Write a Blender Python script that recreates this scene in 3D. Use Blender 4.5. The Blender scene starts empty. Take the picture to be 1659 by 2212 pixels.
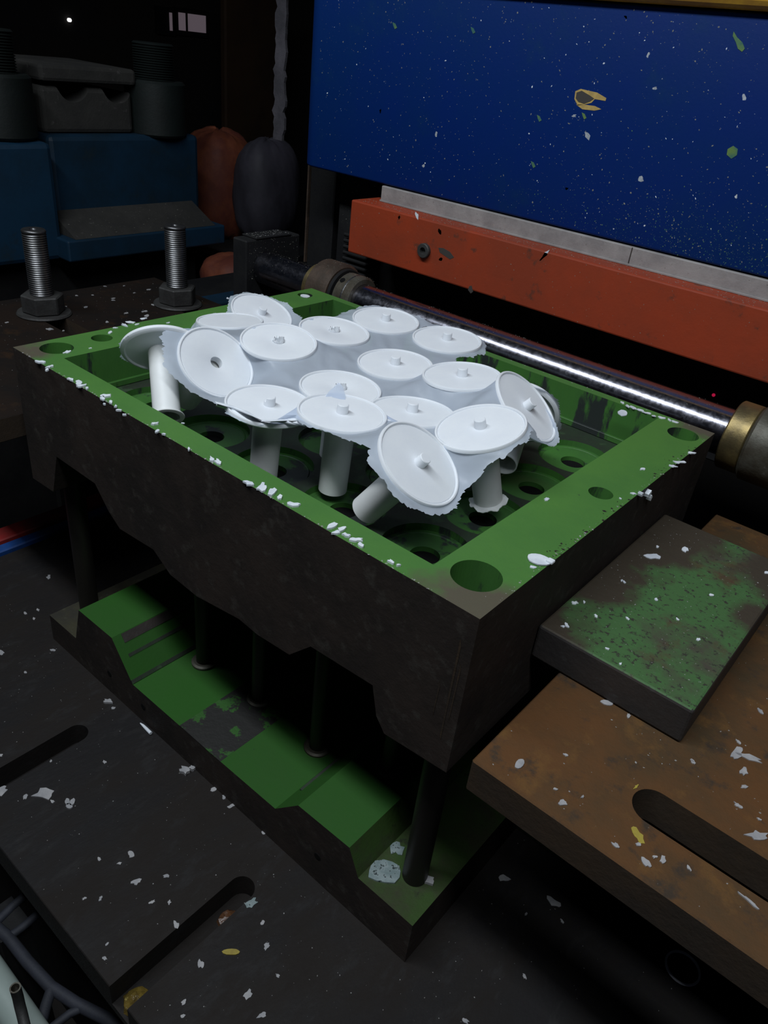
import bpy, bmesh, math, random
import numpy as np
from mathutils import Vector, Matrix, Euler

# ------------------------------------------------------------------ camera
SC = bpy.context.scene
COL = SC.collection
CAM_LOC = Vector((0.77432, -0.35164, 0.30878))
CAM_EUL = Euler((1.01813, -0.10337, 0.70421), 'XYZ')
FPX = 1627.4
cd = bpy.data.cameras.new('camera'); cam = bpy.data.objects.new('camera', cd); COL.objects.link(cam)
cam.location = CAM_LOC; cam.rotation_euler = CAM_EUL
cd.sensor_fit = 'HORIZONTAL'; cd.sensor_width = 36.0; cd.lens = 36.0 * FPX / 1659.0
cd.clip_start = 0.01; cd.clip_end = 50
SC.camera = cam
# ------------------------------------------------------------------ world, exposure
w = bpy.data.worlds.new('world'); SC.world = w; w.use_nodes = True
w.node_tree.nodes['Background'].inputs[0].default_value = (0.55, 0.7, 1.0, 1)
w.node_tree.nodes['Background'].inputs[1].default_value = 0.009
SC.view_settings.view_transform = 'Standard'; SC.view_settings.look = 'None'
SC.view_settings.exposure = 0.0; SC.view_settings.gamma = 1.0
SC.view_settings.use_curve_mapping = False
# ------------------------------------------------------------------ lamps
def area(name, loc, target, sx, sy, energy, color, spread=180):
    l = bpy.data.lights.new(name, 'AREA'); l.shape = 'RECTANGLE'; l.size = sx; l.size_y = sy
    l.energy = energy; l.color = color; l.spread = math.radians(spread)
    o = bpy.data.objects.new(name, l); COL.objects.link(o); o.location = loc
    z = (Vector(loc) - Vector(target)).normalized()
    x = Vector((1, 0, 0)); x = (x - z * x.dot(z)).normalized(); y = z.cross(x)
    o.rotation_euler = Matrix((x, y, z)).transposed().to_euler()
    return o
area('overhead_tube_lamp', (0.45, -0.48, 1.38), (0.45, 0.15, 0), 2.2, 0.16, 29.0, (0.86, 0.93, 1.0))

# ------------------------------------------------------------------ helpers
RM = CAM_EUL.to_matrix()
def ray(px, py):
    return RM @ Vector(((px - 829.5) / FPX, -(py - 1106) / FPX, -1.0))
def on(px, py, axis, v):
    """point of the real plane x/y/z = v that was measured at that place of the photograph"""
    d = ray(px, py); k = 'xyz'.index(axis); t = (v - CAM_LOC[k]) / d[k]
    return CAM_LOC + d * t
rnd = random.Random(7)

def srgb(r, g, b):
    f = lambda c: (c / 255 / 12.92) if c / 255 <= 0.04045 else ((c / 255 + 0.055) / 1.055) ** 2.4
    return (f(r), f(g), f(b), 1)

def material(name, c1, c2=None, c3=None, s12=8.0, t12=(0.4, 0.6), s3=60.0, t3=(0.62, 0.66), rough=0.6, rough2=None,
             metal=0.0, spec=0.5, bump=0.0, bscale=120.0, stretch=None, c4=None, s4=200, t4=(.66, .7)):
    m = bpy.data.materials.new(name); m.use_nodes = True; nt = m.node_tree; N = nt.nodes; L = nt.links
    b = N['Principled BSDF']
    b.inputs['Metallic'].default_value = metal; b.inputs['Roughness'].default_value = rough
    b.inputs['Specular IOR Level'].default_value = spec
    tc = N.new('ShaderNodeTexCoord'); mp = N.new('ShaderNodeMapping'); L.new(tc.outputs['Object'], mp.inputs[0])
    if stretch: mp.inputs['Scale'].default_value = stretch
    def noise(scale, detail=6):
        n = N.new('ShaderNodeTexNoise'); n.inputs['Scale'].default_value = scale; n.inputs['Detail'].default_value = detail
        n.inputs['Roughness'].default_value = 0.65
        L.new(mp.outputs[0], n.inputs['Vector']); return n.outputs['Fac']
    def ramp(fac, lo, hi):
        r = N.new('ShaderNodeMapRange'); r.inputs['From Min'].default_value = lo; r.inputs['From Max'].default_value = hi
        L.new(fac, r.inputs['Value']); return r.outputs[0]
    def mix(fac, a, bcol):
        x = N.new('ShaderNodeMix'); x.data_type = 'RGBA'; L.new(fac, x.inputs[0])
        if isinstance(a, tuple): x.inputs[6].default_value = a
        else: L.new(a, x.inputs[6])
        x.inputs[7].default_value = bcol; return x.outputs[2]
    cur = c1
    if c2: cur = mix(ramp(noise(s12), *t12), cur, c2)
    if c3: cur = mix(ramp(noise(s3), *t3), cur, c3)
    if c4: cur = mix(ramp(noise(s4), *t4), cur, c4)
    if isinstance(cur, tuple): b.inputs['Base Color'].default_value = cur
    else: L.new(cur, b.inputs['Base Color'])
    if rough2 is not None:
        r = ramp(noise(s12 * 2), .35, .65); mr = N.new('ShaderNodeMapRange'); mr.inputs['To Min'].default_value = rough
        mr.inputs['To Max'].default_value = rough2; L.new(r, mr.inputs['Value']); L.new(mr.outputs[0], b.inputs['Roughness'])
    if bump:
        bp = N.new('ShaderNodeBump'); bp.inputs['Strength'].default_value = bump; bp.inputs['Distance'].default_value = 0.002
        L.new(noise(bscale, 4), bp.inputs['Height']); L.new(bp.outputs[0], b.inputs['Normal'])
    return m

M = {}
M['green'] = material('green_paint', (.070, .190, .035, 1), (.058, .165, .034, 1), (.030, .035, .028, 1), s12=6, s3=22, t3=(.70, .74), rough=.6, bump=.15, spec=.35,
                      c4=(.10, .095, .06, 1), s4=55, t4=(.72, .76))
M['green_deep'] = material('green_paint_cavity', (.050, .165, .028, 1), (.042, .13, .028, 1), (.022, .028, .026, 1), s12=9, s3=24, t3=(.52, .57), rough=.5, bump=.15,
                           stretch=(1, 1, .25))
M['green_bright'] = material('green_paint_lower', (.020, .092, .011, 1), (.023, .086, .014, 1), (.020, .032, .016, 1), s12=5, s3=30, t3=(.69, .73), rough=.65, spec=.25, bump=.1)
M['green_worn'] = material('green_paint_worn', (.014, .0135, .012, 1), (.022, .092, .012, 1), None, s12=26, t12=(.53, .56), rough=.6, bump=.3)
M['green_grey'] = material('grey_green_grime', (.020, .036, .018, 1), (.020, .021, .017, 1), (.032, .062, .028, 1), s12=14, s3=40, t3=(.58, .64), rough=.6, bump=.2)
M['green_corner'] = material('grimy_green_corner', (.030, .062, .013, 1), (.034, .040, .018, 1), (.016, .018, .012, 1), s12=16, t12=(.45, .62), s3=48, t3=(.60, .68), rough=.65, bump=.25, spec=.25)
M['slab_paint'] = material('slab_worn_green', (.048, .120, .036, 1), (.055, .048, .034, 1), (.028, .03, .02, 1), s12=9, t12=(.54, .66), s3=190, t3=(.56, .62), rough=.65, bump=.3,
                           c4=(.07, .04, .02, 1), s4=14, t4=(.60, .70))
M['steel_dark'] = material('dark_rusty_steel', (.020, .0165, .0145, 1), (.030, .022, .018, 1), (.045, .040, .034, 1), s12=9, s3=60, t3=(.56, .72), rough=.62, rough2=.8, metal=.0, spec=.2, bump=.3, bscale=90)
M['steel_slab'] = material('slab_side_steel', (.030, .027, .026, 1), (.042, .034, .030, 1), (.05, .05, .048, 1), s12=12, s3=80, t3=(.6, .75), rough=.6, bump=.3, spec=.3)
M['bed'] = material('oily_bed_steel', (.0115, .0105, .0108, 1), (.0145, .0115, .0098, 1), (.021, .020, .020, 1), s12=7, s3=36, t3=(.55, .75), rough=.6, rough2=.8, spec=.22, bump=.35, bscale=70, stretch=(1.6, .7, 1))
M['rust'] = material('rust_brown_plate', (.105, .048, .018, 1), (.062, .040, .020, 1), (.14, .070, .022, 1), s12=9, t12=(.38, .62), s3=30, t3=(.55, .72), rough=.75, bump=.35, bscale=150,
                     c4=(.045, .032, .022, 1), s4=45, t4=(.56, .68), spec=.15)
M['rust_side'] = material('rust_brown_side', (.045, .030, .019, 1), (.032, .024, .018, 1), None, s12=14, rough=.75, bump=.3, spec=.2)
M['brown_dark'] = material('dark_brown_plate', (.015, .0095, .0068, 1), (.010, .008, .007, 1), (.028, .015, .008, 1), s12=10, s3=25, t3=(.58, .72), rough=.75, bump=.3, spec=.12)
M['black'] = material('black_machine', (.008, .008, .009, 1), (.013, .013, .013, 1), None, s12=10, rough=.7, bump=.2, spec=.25)
M['hole'] = material('hole_dark', (.006, .006, .006, 1), rough=.8, spec=.1)
M['blue'] = material('blue_paint', (.0006, .017, .125, 1), (.0008, .020, .112, 1), (.0025, .025, .105, 1), s12=4, s3=16, t3=(.6, .75), rough=.5, spec=.16, bump=.08, bscale=220)
M['orange'] = material('orange_red_paint', (.30, .040, .012, 1), (.24, .038, .014, 1), (.11, .035, .020, 1), s12=8, s3=34, t3=(.62, .70), rough=.6, bump=.15, spec=.3)
M['yellow'] = material('yellow_paint', (.55, .30, .02, 1), (.40, .20, .02, 1), None, s12=20, rough=.5, bump=.2)
M['strip'] = material('grey_white_strip', (.30, .28, .27, 1), (.22, .205, .20, 1), (.34, .28, .22, 1), s12=22, s3=40, t3=(.64, .7), rough=.6, bump=.25)
M['chrome'] = material('chrome_bar', (.42, .42, .48, 1), (.30, .30, .36, 1), (.16, .14, .13, 1), s12=90, t12=(.45, .8), s3=420, t3=(.60, .64), rough=.15, rough2=.25, metal=1.0, bump=.02, bscale=500)
M['brass'] = material('brass', (.32, .24, .10, 1), (.18, .14, .07, 1), None, s12=30, rough=.45, metal=.85, bump=.2)
M['ring_metal'] = material('pale_ring', (.75, .75, .8, 1), rough=.4)
M['collar'] = material('oily_collar', (.10, .095, .075, 1), (.06, .05, .035, 1), (.15, .14, .12, 1), s12=30, s3=90, t3=(.62, .7), rough=.5, metal=.4, bump=.3)
M['collar_brown'] = material('brown_collar', (.085, .055, .038, 1), (.05, .035, .025, 1), None, s12=30, rough=.6, metal=.3, bump=.3)
M['stud'] = material('zinc_stud', (.17, .17, .175, 1), (.11, .11, .11, 1), None, s12=50, rough=.38, metal=.9, bump=.1)
M['olive'] = material('olive_grime', (.034, .031, .014, 1), (.022, .020, .013, 1), (.05, .05, .03, 1), s12=20, s3=60, t3=(.6, .7), rough=.7, bump=.2)
M['nut'] = material('dark_nut', (.050, .050, .048, 1), (.035, .033, .032, 1), None, s12=40, rough=.6, metal=.3, bump=.3)
M['pin'] = material('guide_pin_steel', (.022, .020, .015, 1), (.016, .014, .012, 1), None, s12=20, rough=.5, metal=.4, stretch=(1, 1, .15), bump=.1)
M['plastic'] = material('white_plastic', (.80, .83, .86, 1), (.77, .80, .84, 1), None, s12=30, rough=.5, spec=.3, bump=.04, bscale=400)
M['plastic_warm'] = material('white_plastic_stem', (.80, .81, .80, 1), (.76, .77, .75, 1), None, s12=30, rough=.45, spec=.4)
for k in ('plastic', 'plastic_warm'):
    b = M[k].node_tree.nodes['Principled BSDF']; b.inputs['Subsurface Weight'].default_value = .15
    b.inputs['Subsurface Radius'].default_value = (.004, .004, .004); b.inputs['Subsurface Scale'].default_value = 1
M['flake'] = material('plastic_flake', (.74, .78, .82, 1), (.60, .64, .70, 1), None, s12=60, rough=.5)
M['flake_clear'] = material('plastic_flake_frosted', (.16, .21, .21, 1), (.25, .30, .30, 1), (.03, .04, .04, 1), s12=120, s3=240, t3=(.58, .62), rough=.3)
M['flake_grey'] = material('plastic_flake_dirty', (.36, .35, .35, 1), (.26, .26, .27, 1), None, s12=60, rough=.6)  # darker grey version of the flake colour
M['dust'] = material('plastic_dust', (.22, .21, .19, 1), (.30, .30, .30, 1), None, s12=80, rough=.8)
M['dust_dim'] = material('grey_grime_dust', (.16, .16, .14, 1), (.24, .23, .19, 1), None, s12=80, rough=.9)
M['dust_green'] = material('yellow_green_paint_spots', (.11, .20, .05, 1), (.03, .12, .10, 1), None, s12=60, rough=.8)
M['tape'] = material('yellow_scrap', (.34, .27, .04, 1), (.25, .19, .03, 1), None, s12=60, rough=.6)
M['grease'] = material('rusty_grease', (.10, .045, .02, 1), (.05, .025, .015, 1), (.25, .14, .06, 1), s12=50, s3=120, rough=.3, bump=.8)
M['grease_yellow'] = material('yellow_grease', (.16, .11, .02, 1), (.09, .06, .015, 1), (.35, .28, .08, 1), s12=60, s3=140, rough=.3, bump=.8)
M['teal_machine'] = material('dusty_blue_machine', (.002, .030, .068, 1), (.002, .018, .036, 1), (.010, .022, .028, 1), s12=3, s3=12, t3=(.6, .8), rough=.6, bump=.1)
M['grey_dust'] = material('dusty_grey_top', (.038, .036, .032, 1), (.024, .023, .021, 1), (.075, .07, .066, 1), s12=8, s3=60, t3=(.62, .7), rough=.9, bump=.4)
M['green_black'] = material('dark_green_casting', (.006, .011, .010, 1), (.004, .007, .006, 1), None, s12=8, rough=.6, bump=.2)
M['bag_orange'] = material('orange_sack', (.22, .058, .022, 1), (.13, .03, .017, 1), (.03, .018, .018, 1), s12=9, s3=30, t3=(.68, .72), rough=.7, bump=.5, bscale=25)
M['bag_grey'] = material('grey_sack', (.045, .041, .056, 1), (.03, .028, .038, 1), None, s12=8, rough=.7, bump=.4, bscale=20)
M['pipe'] = material('pale_pipe', (.34, .40, .37, 1), (.30, .36, .33, 1), None, s12=12, rough=.5)
M['cast_blue'] = material('blue_grey_casting', (.028, .031, .043, 1), (.018, .020, .027, 1), None, s12=14, rough=.7, bump=.3)
M['red_bar'] = material('red_paint', (.28, .012, .012, 1), (.12, .02, .015, 1), None, s12=8, rough=.6)
M['blue_bar'] = material('blue_bar_paint', (.004, .06, .26, 1), (.004, .03, .12, 1), None, s12=8, rough=.6)
M['wall'] = material('soot_wall', (.016, .014, .013, 1), (.022, .017, .013, 1), None, s12=1.5, rough=.9)  # plain dark brown tone for walls and floor
M['board'] = material('brown_board', (.055, .026, .010, 1), (.03, .015, .008, 1), None, s12=2, rough=.8)
M['rag'] = material('grey_rag', (.06, .055, .065, 1), (.03, .028, .034, 1), None, s12=12, rough=.9, bump=.5)
M['chip_metal'] = material('bare_primer', (.045, .04, .035, 1), rough=.7)
M['chip_yellow'] = material('yellow_primer', (.50, .34, .10, 1), (.38, .26, .08, 1), None, s12=80, rough=.7)
def emission(name, col, s):
    m = bpy.data.materials.new(name); m.use_nodes = True; b = m.node_tree.nodes['Principled BSDF']
    b.inputs['Base Color'].default_value = (0, 0, 0, 1); b.inputs['Emission Color'].default_value = col
    b.inputs['Emission Strength'].default_value = s; return m
M['pane'] = emission('lit_pane', (.9, .72, .85, 1), .085)
M['spot'] = emission('small_light', (1, 1, 1, 1), 1.2)
M['led'] = emission('red_led', (1, .02, .12, 1), .35)
# film: frosted translucent sheet
mf = bpy.data.materials.new('frosted_film'); mf.use_nodes = True; nt = mf.node_tree; N = nt.nodes; L = nt.links
pb = N['Principled BSDF']; pb.inputs['Base Color'].default_value = (.72, .79, .90, 1); pb.inputs['Roughness'].default_value = .38
pb.inputs['Specular IOR Level'].default_value = .5
tl = N.new('ShaderNodeBsdfTranslucent'); tl.inputs[0].default_value = (.74, .82, .95, 1)
tp = N.new('ShaderNodeBsdfTransparent'); tp.inputs[0].default_value = (.9, .94, 1, 1)
m1 = N.new('ShaderNodeMixShader'); m1.inputs[0].default_value = .35; m2 = N.new('ShaderNodeMixShader'); m2.inputs[0].default_value = .22
L.new(pb.outputs[0], m1.inputs[1]); L.new(tl.outputs[0], m1.inputs[2]); L.new(m1.outputs[0], m2.inputs[1]); L.new(tp.outputs[0], m2.inputs[2])
L.new(m2.outputs[0], N['Material Output'].inputs[0])
tcn = N.new('ShaderNodeTexCoord'); nn = N.new('ShaderNodeTexNoise'); nn.inputs['Scale'].default_value = 38; nn.inputs['Detail'].default_value = 3
L.new(tcn.outputs['Object'], nn.inputs['Vector']); bp = N.new('ShaderNodeBump'); bp.inputs['Strength'].default_value = .5; bp.inputs['Distance'].default_value = .004
L.new(nn.outputs['Fac'], bp.inputs['Height']); L.new(bp.outputs[0], pb.inputs['Normal'])
M['film'] = mf

def corner_wear(m, pts, col, rad):
    nt = m.node_tree; N = nt.nodes; L = nt.links; b = N['Principled BSDF']; tc = N.new('ShaderNodeTexCoord')
    src = b.inputs['Base Color'].links[0].from_socket
    nz = N.new('ShaderNodeTexNoise'); nz.inputs['Scale'].default_value = 32; nz.inputs['Detail'].default_value = 8; L.new(tc.outputs['Object'], nz.inputs['Vector'])
    for p in pts:
        d = N.new('ShaderNodeVectorMath'); d.operation = 'DISTANCE'; L.new(tc.outputs['Object'], d.inputs[0]); d.inputs[1].default_value = p[:3]
        s_ = N.new('ShaderNodeMath'); s_.operation = 'MULTIPLY_ADD'; L.new(nz.outputs['Fac'], s_.inputs[0]); s_.inputs[1].default_value = -.085; L.new(d.outputs['Value'], s_.inputs[2])
        r = N.new('ShaderNodeMapRange'); L.new(s_.outputs[0], r.inputs['Value']); r.inputs['From Min'].default_value = p[3] - .015; r.inputs['From Max'].default_value = p[3] - .04
        x = N.new('ShaderNodeMix'); x.data_type = 'RGBA'; L.new(r.outputs[0], x.inputs[0]); L.new(src, x.inputs[6]); x.inputs[7].default_value = col; src = x.outputs[2]
    L.new(src, b.inputs['Base Color'])
corner_wear(M['green'], [(.3, -.2225, .15, .034), (-.3, -.2225, .15, .018), (.3, .2225, .15, .012)], (.085, .075, .05, 1), .03)
corner_wear(M['slab_paint'], [(-.060, .10, .0325, .052), (-.065, .03, .0325, .036), (-.062, -.03, .0325, .030), (.068, .02, .0325, .012), (.068, .09, .0325, .026), (-.06, -.125, .0325, .024)], (.042, .032, .020, 1), .03)
# ---- objects
def tag(o, label=None, cat=None, group=None, kind=None):
    if label: o['label'] = label
    if cat: o['category'] = cat
    if group: o['group'] = group
    if kind: o['kind'] = kind
    return o
def empty(name, loc, label, cat, group=None, kind=None):
    o = bpy.data.objects.new(name, None); COL.objects.link(o); o.location = loc; o.empty_display_size = .02
    return tag(o, label, cat, group, kind)
def setparent(o, p):
    if p is not None:
        o.parent = p
        o.matrix_parent_inverse = Matrix.Identity(4)
def obj(name, bm, mats, parent=None, smooth=None, local=False):
    """bm is in world coordinates unless local; the object keeps its parent's frame"""
    me = bpy.data.meshes.new(name); bmesh.ops.recalc_face_normals(bm, faces=bm.faces[:])
    bm.to_mesh(me); bm.free()
    if not isinstance(mats, (list, tuple)): mats = [mats]
    for m in mats: me.materials.append(M[m] if isinstance(m, str) else m)
    if smooth is not None:
        me.shade_smooth()
        try: me.set_sharp_from_angle(angle=math.radians(smooth))
        except Exception: pass
    o = bpy.data.objects.new(name, me); COL.objects.link(o)
    if parent is not None:
        if not local:
            q = parent; T = Vector((0, 0, 0)); R = Matrix.Identity(4); mw = Matrix.Identity(4)
            chain = []
            while q is not None: chain.append(q); q = q.parent
            for q in reversed(chain): mw = mw @ Matrix.LocRotScale(q.location, q.rotation_euler, q.scale)
            me.transform(mw.inverted())
        setparent(o, parent)
    return o
def box(bm, a, b, mi=0):
    x0, y0, z0 = a; x1, y1, z1 = b
    v = [bm.verts.new(p) for p in ((x0, y0, z0), (x1, y0, z0), (x1, y1, z0), (x0, y1, z0), (x0, y0, z1), (x1, y0, z1), (x1, y1, z1), (x0, y1, z1))]
    for f in ((0, 3, 2, 1), (4, 5, 6, 7), (0, 1, 5, 4), (1, 2, 6, 5), (2, 3, 7, 6), (3, 0, 4, 7)):
        fc = bm.faces.new([v[i] for i in f]); fc.material_index = mi
def BOX(a, b, bev=0, seg=1):
    bm = bmesh.new(); box(bm, a, b)
    if bev: bmesh.ops.bevel(bm, geom=bm.edges[:], offset=bev, segments=seg, affect='EDGES', profile=.5)
    return bm
def prism(poly, axis, a, b):
    """poly of 2D points extruded along axis from a to b"""
    bm = bmesh.new()
    def P(p, t):
        return {'y': (p[0], t, p[1]), 'x': (t, p[0], p[1]), 'z': (p[0], p[1], t)}[axis]
    v0 = [bm.verts.new(P(p, a)) for p in poly]; v1 = [bm.verts.new(P(p, b)) for p in poly]
    n = len(poly); bm.faces.new(v0[::-1]); bm.faces.new(v1)
    for i in range(n): bm.faces.new((v0[i], v0[(i + 1) % n], v1[(i + 1) % n], v1[i]))
    return bm
def lathe(prof, seg=48, mat=None, bm=None):
    """(r, z) profile about z"""
    bm = bm or bmesh.new(); mat = mat or Matrix.Identity(4); rings = []
    for r, z in prof:
        if r < 1e-6: rings.append([bm.verts.new(mat @ Vector((0, 0, z)))])
        else: rings.append([bm.verts.new(mat @ Vector((r * math.cos(2 * math.pi * i / seg), r * math.sin(2 * math.pi * i / seg), z))) for i in range(seg)])
    for A, B in zip(rings, rings[1:]):
        for i in range(seg):
            j = (i + 1) % seg
            if len(A) == 1 and len(B) == 1: continue
            if len(A) == 1: bm.faces.new((A[0], B[j], B[i]))
            elif len(B) == 1: bm.faces.new((A[i], A[j], B[0]))
            else: bm.faces.new((A[i], A[j], B[j], B[i]))
    return bm
def axis_mat(p, d):
    return Matrix.Translation(Vector(p)) @ Vector(d).normalized().to_track_quat('Z', 'Y').to_matrix().to_4x4()
def cyl(p, d, r, h, seg=32, bev=.0006):
    return lathe([(0, 0), (r - bev, 0), (r, bev), (r, h - bev), (r - bev, h), (0, h)], seg, axis_mat(p, d))
def tube(pts, r, seg=12, bm=None, cap=True, inner=None):
    bm = bm or bmesh.new(); pts = [Vector(p) for p in pts]; rings = []; up = None
    for i, p in enumerate(pts):
        t = (pts[min(i + 1, len(pts) - 1)] - pts[max(i - 1, 0)]).normalized()
        if up is None: up = t.orthogonal().normalized()
        up = (up - t * up.dot(t)).normalized(); s = t.cross(up)
        rr = r[i] if isinstance(r, (list, tuple)) else r
        rings.append([bm.verts.new(p + (up * math.cos(a) + s * math.sin(a)) * rr) for a in [2 * math.pi * k / seg for k in range(seg)]])
    for A, B in zip(rings, rings[1:]):
        for k in range(seg): bm.faces.new((A[k], A[(k + 1) % seg], B[(k + 1) % seg], B[k]))
    if cap: bm.faces.new(rings[0][::-1]); bm.faces.new(rings[-1])
    return bm
def boolean(o, cutters, op='DIFFERENCE'):
    """cutters: list of bmesh; result baked into o's mesh, cutters removed"""
    for bmc in cutters:
        me = bpy.data.meshes.new('cut'); bmesh.ops.recalc_face_normals(bmc, faces=bmc.faces[:]); bmc.to_mesh(me); bmc.free()
        for m in o.data.materials: me.materials.append(m)
        c = bpy.data.objects.new('cut', me); COL.objects.link(c)
        c.matrix_world = Matrix.Identity(4)
        md = o.modifiers.new('b', 'BOOLEAN'); md.operation = op; md.object = c; md.solver = 'EXACT'
        bpy.context.view_layer.update()
        dg = bpy.context.evaluated_depsgraph_get()
        new = bpy.data.meshes.new_from_object(o.evaluated_get(dg)); o.modifiers.clear()
        old = o.data; nm = old.name; o.data = new; bpy.data.meshes.remove(old); new.name = nm
        bpy.data.objects.remove(c); bpy.data.meshes.remove(me)
def hcyl(x, y, r, z0, z1, seg=40):
    return lathe([(0, z0), (r, z0), (r, z1), (0, z1)], seg, Matrix.Translation((x, y, 0)))
def joined(bms):
    out = bmesh.new()
    for b in bms:
        me = bpy.data.meshes.new('t'); b.to_mesh(me); b.free(); out.from_mesh(me); bpy.data.meshes.remove(me)
    return out
def paint_faces(o, fn):
    for p in o.data.polygons: p.material_index = fn(p.center, p.normal)

# ------------------------------------------------------------------ room
def struct(name, bm, m): o = obj(name, bm, m); o['kind'] = 'structure'; return o
struct('floor', BOX((-4.6, -1.6, -1.15), (2.4, 4.6, -1.1)), 'wall')
struct('wall_left', BOX((-4.6, -1.6, -1.1), (-4.5, 4.6, 2.4)), 'wall')
struct('wall_back', BOX((-4.6, 4.5, -1.1), (2.4, 4.6, 2.4)), 'wall')
for k, (q0, q1) in enumerate((((343, 24), (368, 66)), ((381, 26), (440, 71)))):
    a = on(*q0, 'x', -4.49); b = on(*q1, 'x', -4.49)
    bm = BOX((-4.50, a.y - .03, b.z - .03), (-4.47, b.y + .03, a.z + .03))
    f = struct('window_%d' % (k + 1), bm, 'black')
    bm = BOX((-4.469, a.y if k else a.y + .07, b.z), (-4.462, b.y, a.z)); obj('pane', bm, 'pane', f)
    if k == 1:
        obj('glazing_bar', BOX((-4.461, a.y + .055, b.z), (-4.455, a.y + .07, a.z)), 'black', f)
a = on(148, 43, 'x', -4.499)
t = obj('pilot_lamp', cyl(a, (1, 0, 0), .011, .02, 12), 'spot'); tag(t, 'tiny white light glowing in the dark at top left', 'lamp')

# ------------------------------------------------------------------ press bed and base plate
ZB = -.418
bed = empty('press_bed', (.3, .2, -1.1), 'dark oily steel press bed carrying the slotted base plate', 'machine bed')
bm = BOX((-.335, -.12, -1.1), (1.3, .64, ZB - .042), .004); obj('bed_body', bm, 'black', bed)
plate = empty('base_plate', (.3, .1, ZB - .042), 'dark oily steel base plate with open slots under the lower die', 'machine plate')
pl = obj('plate', BOX((-.24, -.197, ZB - .041), (1.25, .62, ZB), .0008), 'bed', plate)
def slot_y(xc, yend, r):   # slot open at the front edge
    return joined([BOX((xc - r, -.25, ZB - .012 - .02), (xc + r, yend, ZB + .02))] + [hcyl(xc, yend, r, ZB - .0321, ZB + .0201, 32)])
import functools
plate_cuts = []
for xc, ye in ((.149, -.066), (.4355, -.058)):
    plate_cuts.append(BOX((xc - .0135, -.25, ZB - .03), (xc + .0135, ye, ZB + .02)))
    plate_cuts.append(hcyl(xc, ye, .0135, ZB - .03, ZB + .02, 32))
pl.location = (0, 0, 0)
# cut in the plate's own frame: move to world for the cut
def world_cut(o, cutters):
    p = o.parent; mw = Matrix.Identity(4); q = p
    chain = []
    while q is not None: chain.append(q); q = q.parent
    for q in reversed(chain): mw = mw @ Matrix.LocRotScale(q.location, q.rotation_euler, q.scale)
    o.parent = None; o.data.transform(mw); boolean(o, cutters); o.data.transform(mw.inverted()); o.parent = p
    if p is not None: o.matrix_parent_inverse = Matrix.Identity(4)
world_cut(pl, plate_cuts)
g = obj('grease_lump', lathe([(0, 0), (.011, 0), (.009, .004), (.004, .006), (0, .0065)], 16, Matrix.Translation((.4390, -.0765, ZB - .0295))), 'grease'); tag(g, 'rusty grease lump in the round end of the slot', 'grease')
g = obj('grease_lump', lathe([(0, 0), (.013, 0), (.011, .005), (.005, .009), (0, .0095)], 16, Matrix.Translation((.4365, -.181, ZB - .0295))), 'grease_yellow'); tag(g, 'yellow grease clump at the open mouth of the slot', 'grease')
for o in [x for x in bpy.data.objects if x.name.startswith('grease_lump')]:
    for v in o.data.vertices: v.co += Vector([rnd.uniform(-.0012, .0012) for _ in range(3)])
# far painted bars beyond the plate
bm = BOX((-.262, -.10, ZB - .02), (-.243, .30, ZB + .006), .002); tag(obj('painted_rail', bm, 'blue_bar'), 'blue painted rail behind the far end of the base plate', 'rail')
bm = BOX((-.300, -.10, ZB - .02), (-.266, .30, ZB + .010), .002); tag(obj('painted_rail', bm, 'red_bar'), 'red painted rail behind the blue rail', 'rail')
obj('rail_support', BOX((-.33, -.12, ZB - .042), (-.241, .62, ZB - .021)), 'black', bed)
# pale pipe, bent tube and casting at lower left
bm = lathe([(.014, -.9), (.0187, -.9), (.0187, 1.3), (.014, 1.3)], 32, axis_mat((0, -.232, -.655), (1, 0, 0)))
tag(obj('pale_pipe', bm, 'pipe', smooth=30), 'pale grey green pipe crossing the lower left corner', 'pipe')
P = [on(33, 2134, 'y', -.2375)]
base = P[0]
pts = [base, base + Vector((0, 0, -.018)), base + Vector((.002, -.001, -.028)), base + Vector((.009, -.003, -.036)), base + Vector((.019, -.006, -.041)), base + Vector((.05, -.01, -.050)), base + Vector((.07, -.0115, -.117))]
tt = empty('bent_tube', base, 'black bent metal tube with an open end before the pale pipe', 'tube')
bm = tube(pts, .0053, 16, cap=False); obj('tube_wall', bm, 'nut', tt, smooth=40)
bm = lathe([(.0040, 0), (.0054, .0), (.0054, .0006), (.0040, .0006), (.0040, -.012), (0, -.012)], 20, axis_mat(base, (0, 0, 1))); obj('tube_mouth', bm, 'collar', tt, smooth=40)
cz = -.725
def cpt(x, y, z=cz): return on(x, y, 'z', z)
ct = empty('cast_bracket', cpt(110, 2130), 'blue grey cast bracket with webs in the dark below the base plate', 'bracket')
for poly, r in (([(-60, 1960), (18, 2025), (60, 2078), (110, 2132), (165, 2168), (230, 2200), (280, 2240)], .0075), ([(18, 2025), (50, 2002), (80, 1976), (120, 1940)], .0055),
                ([(-40, 2030), (-5, 1990), (25, 1960), (60, 1930)], .006), ([(112, 2135), (100, 2170), (85, 2225)], .007), ([(190, 2172), (150, 2190), (105, 2225)], .005)):
    obj('web', tube([cpt(*q) for q in poly], r, 10), 'cast_blue', ct, smooth=50)
a = cpt(18, 2025)
obj('casting_foot', BOX((a.x - .05, a.y - .01, -1.1), (a.x - .0, a.y + .03, cz)), 'black', ct)

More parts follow.
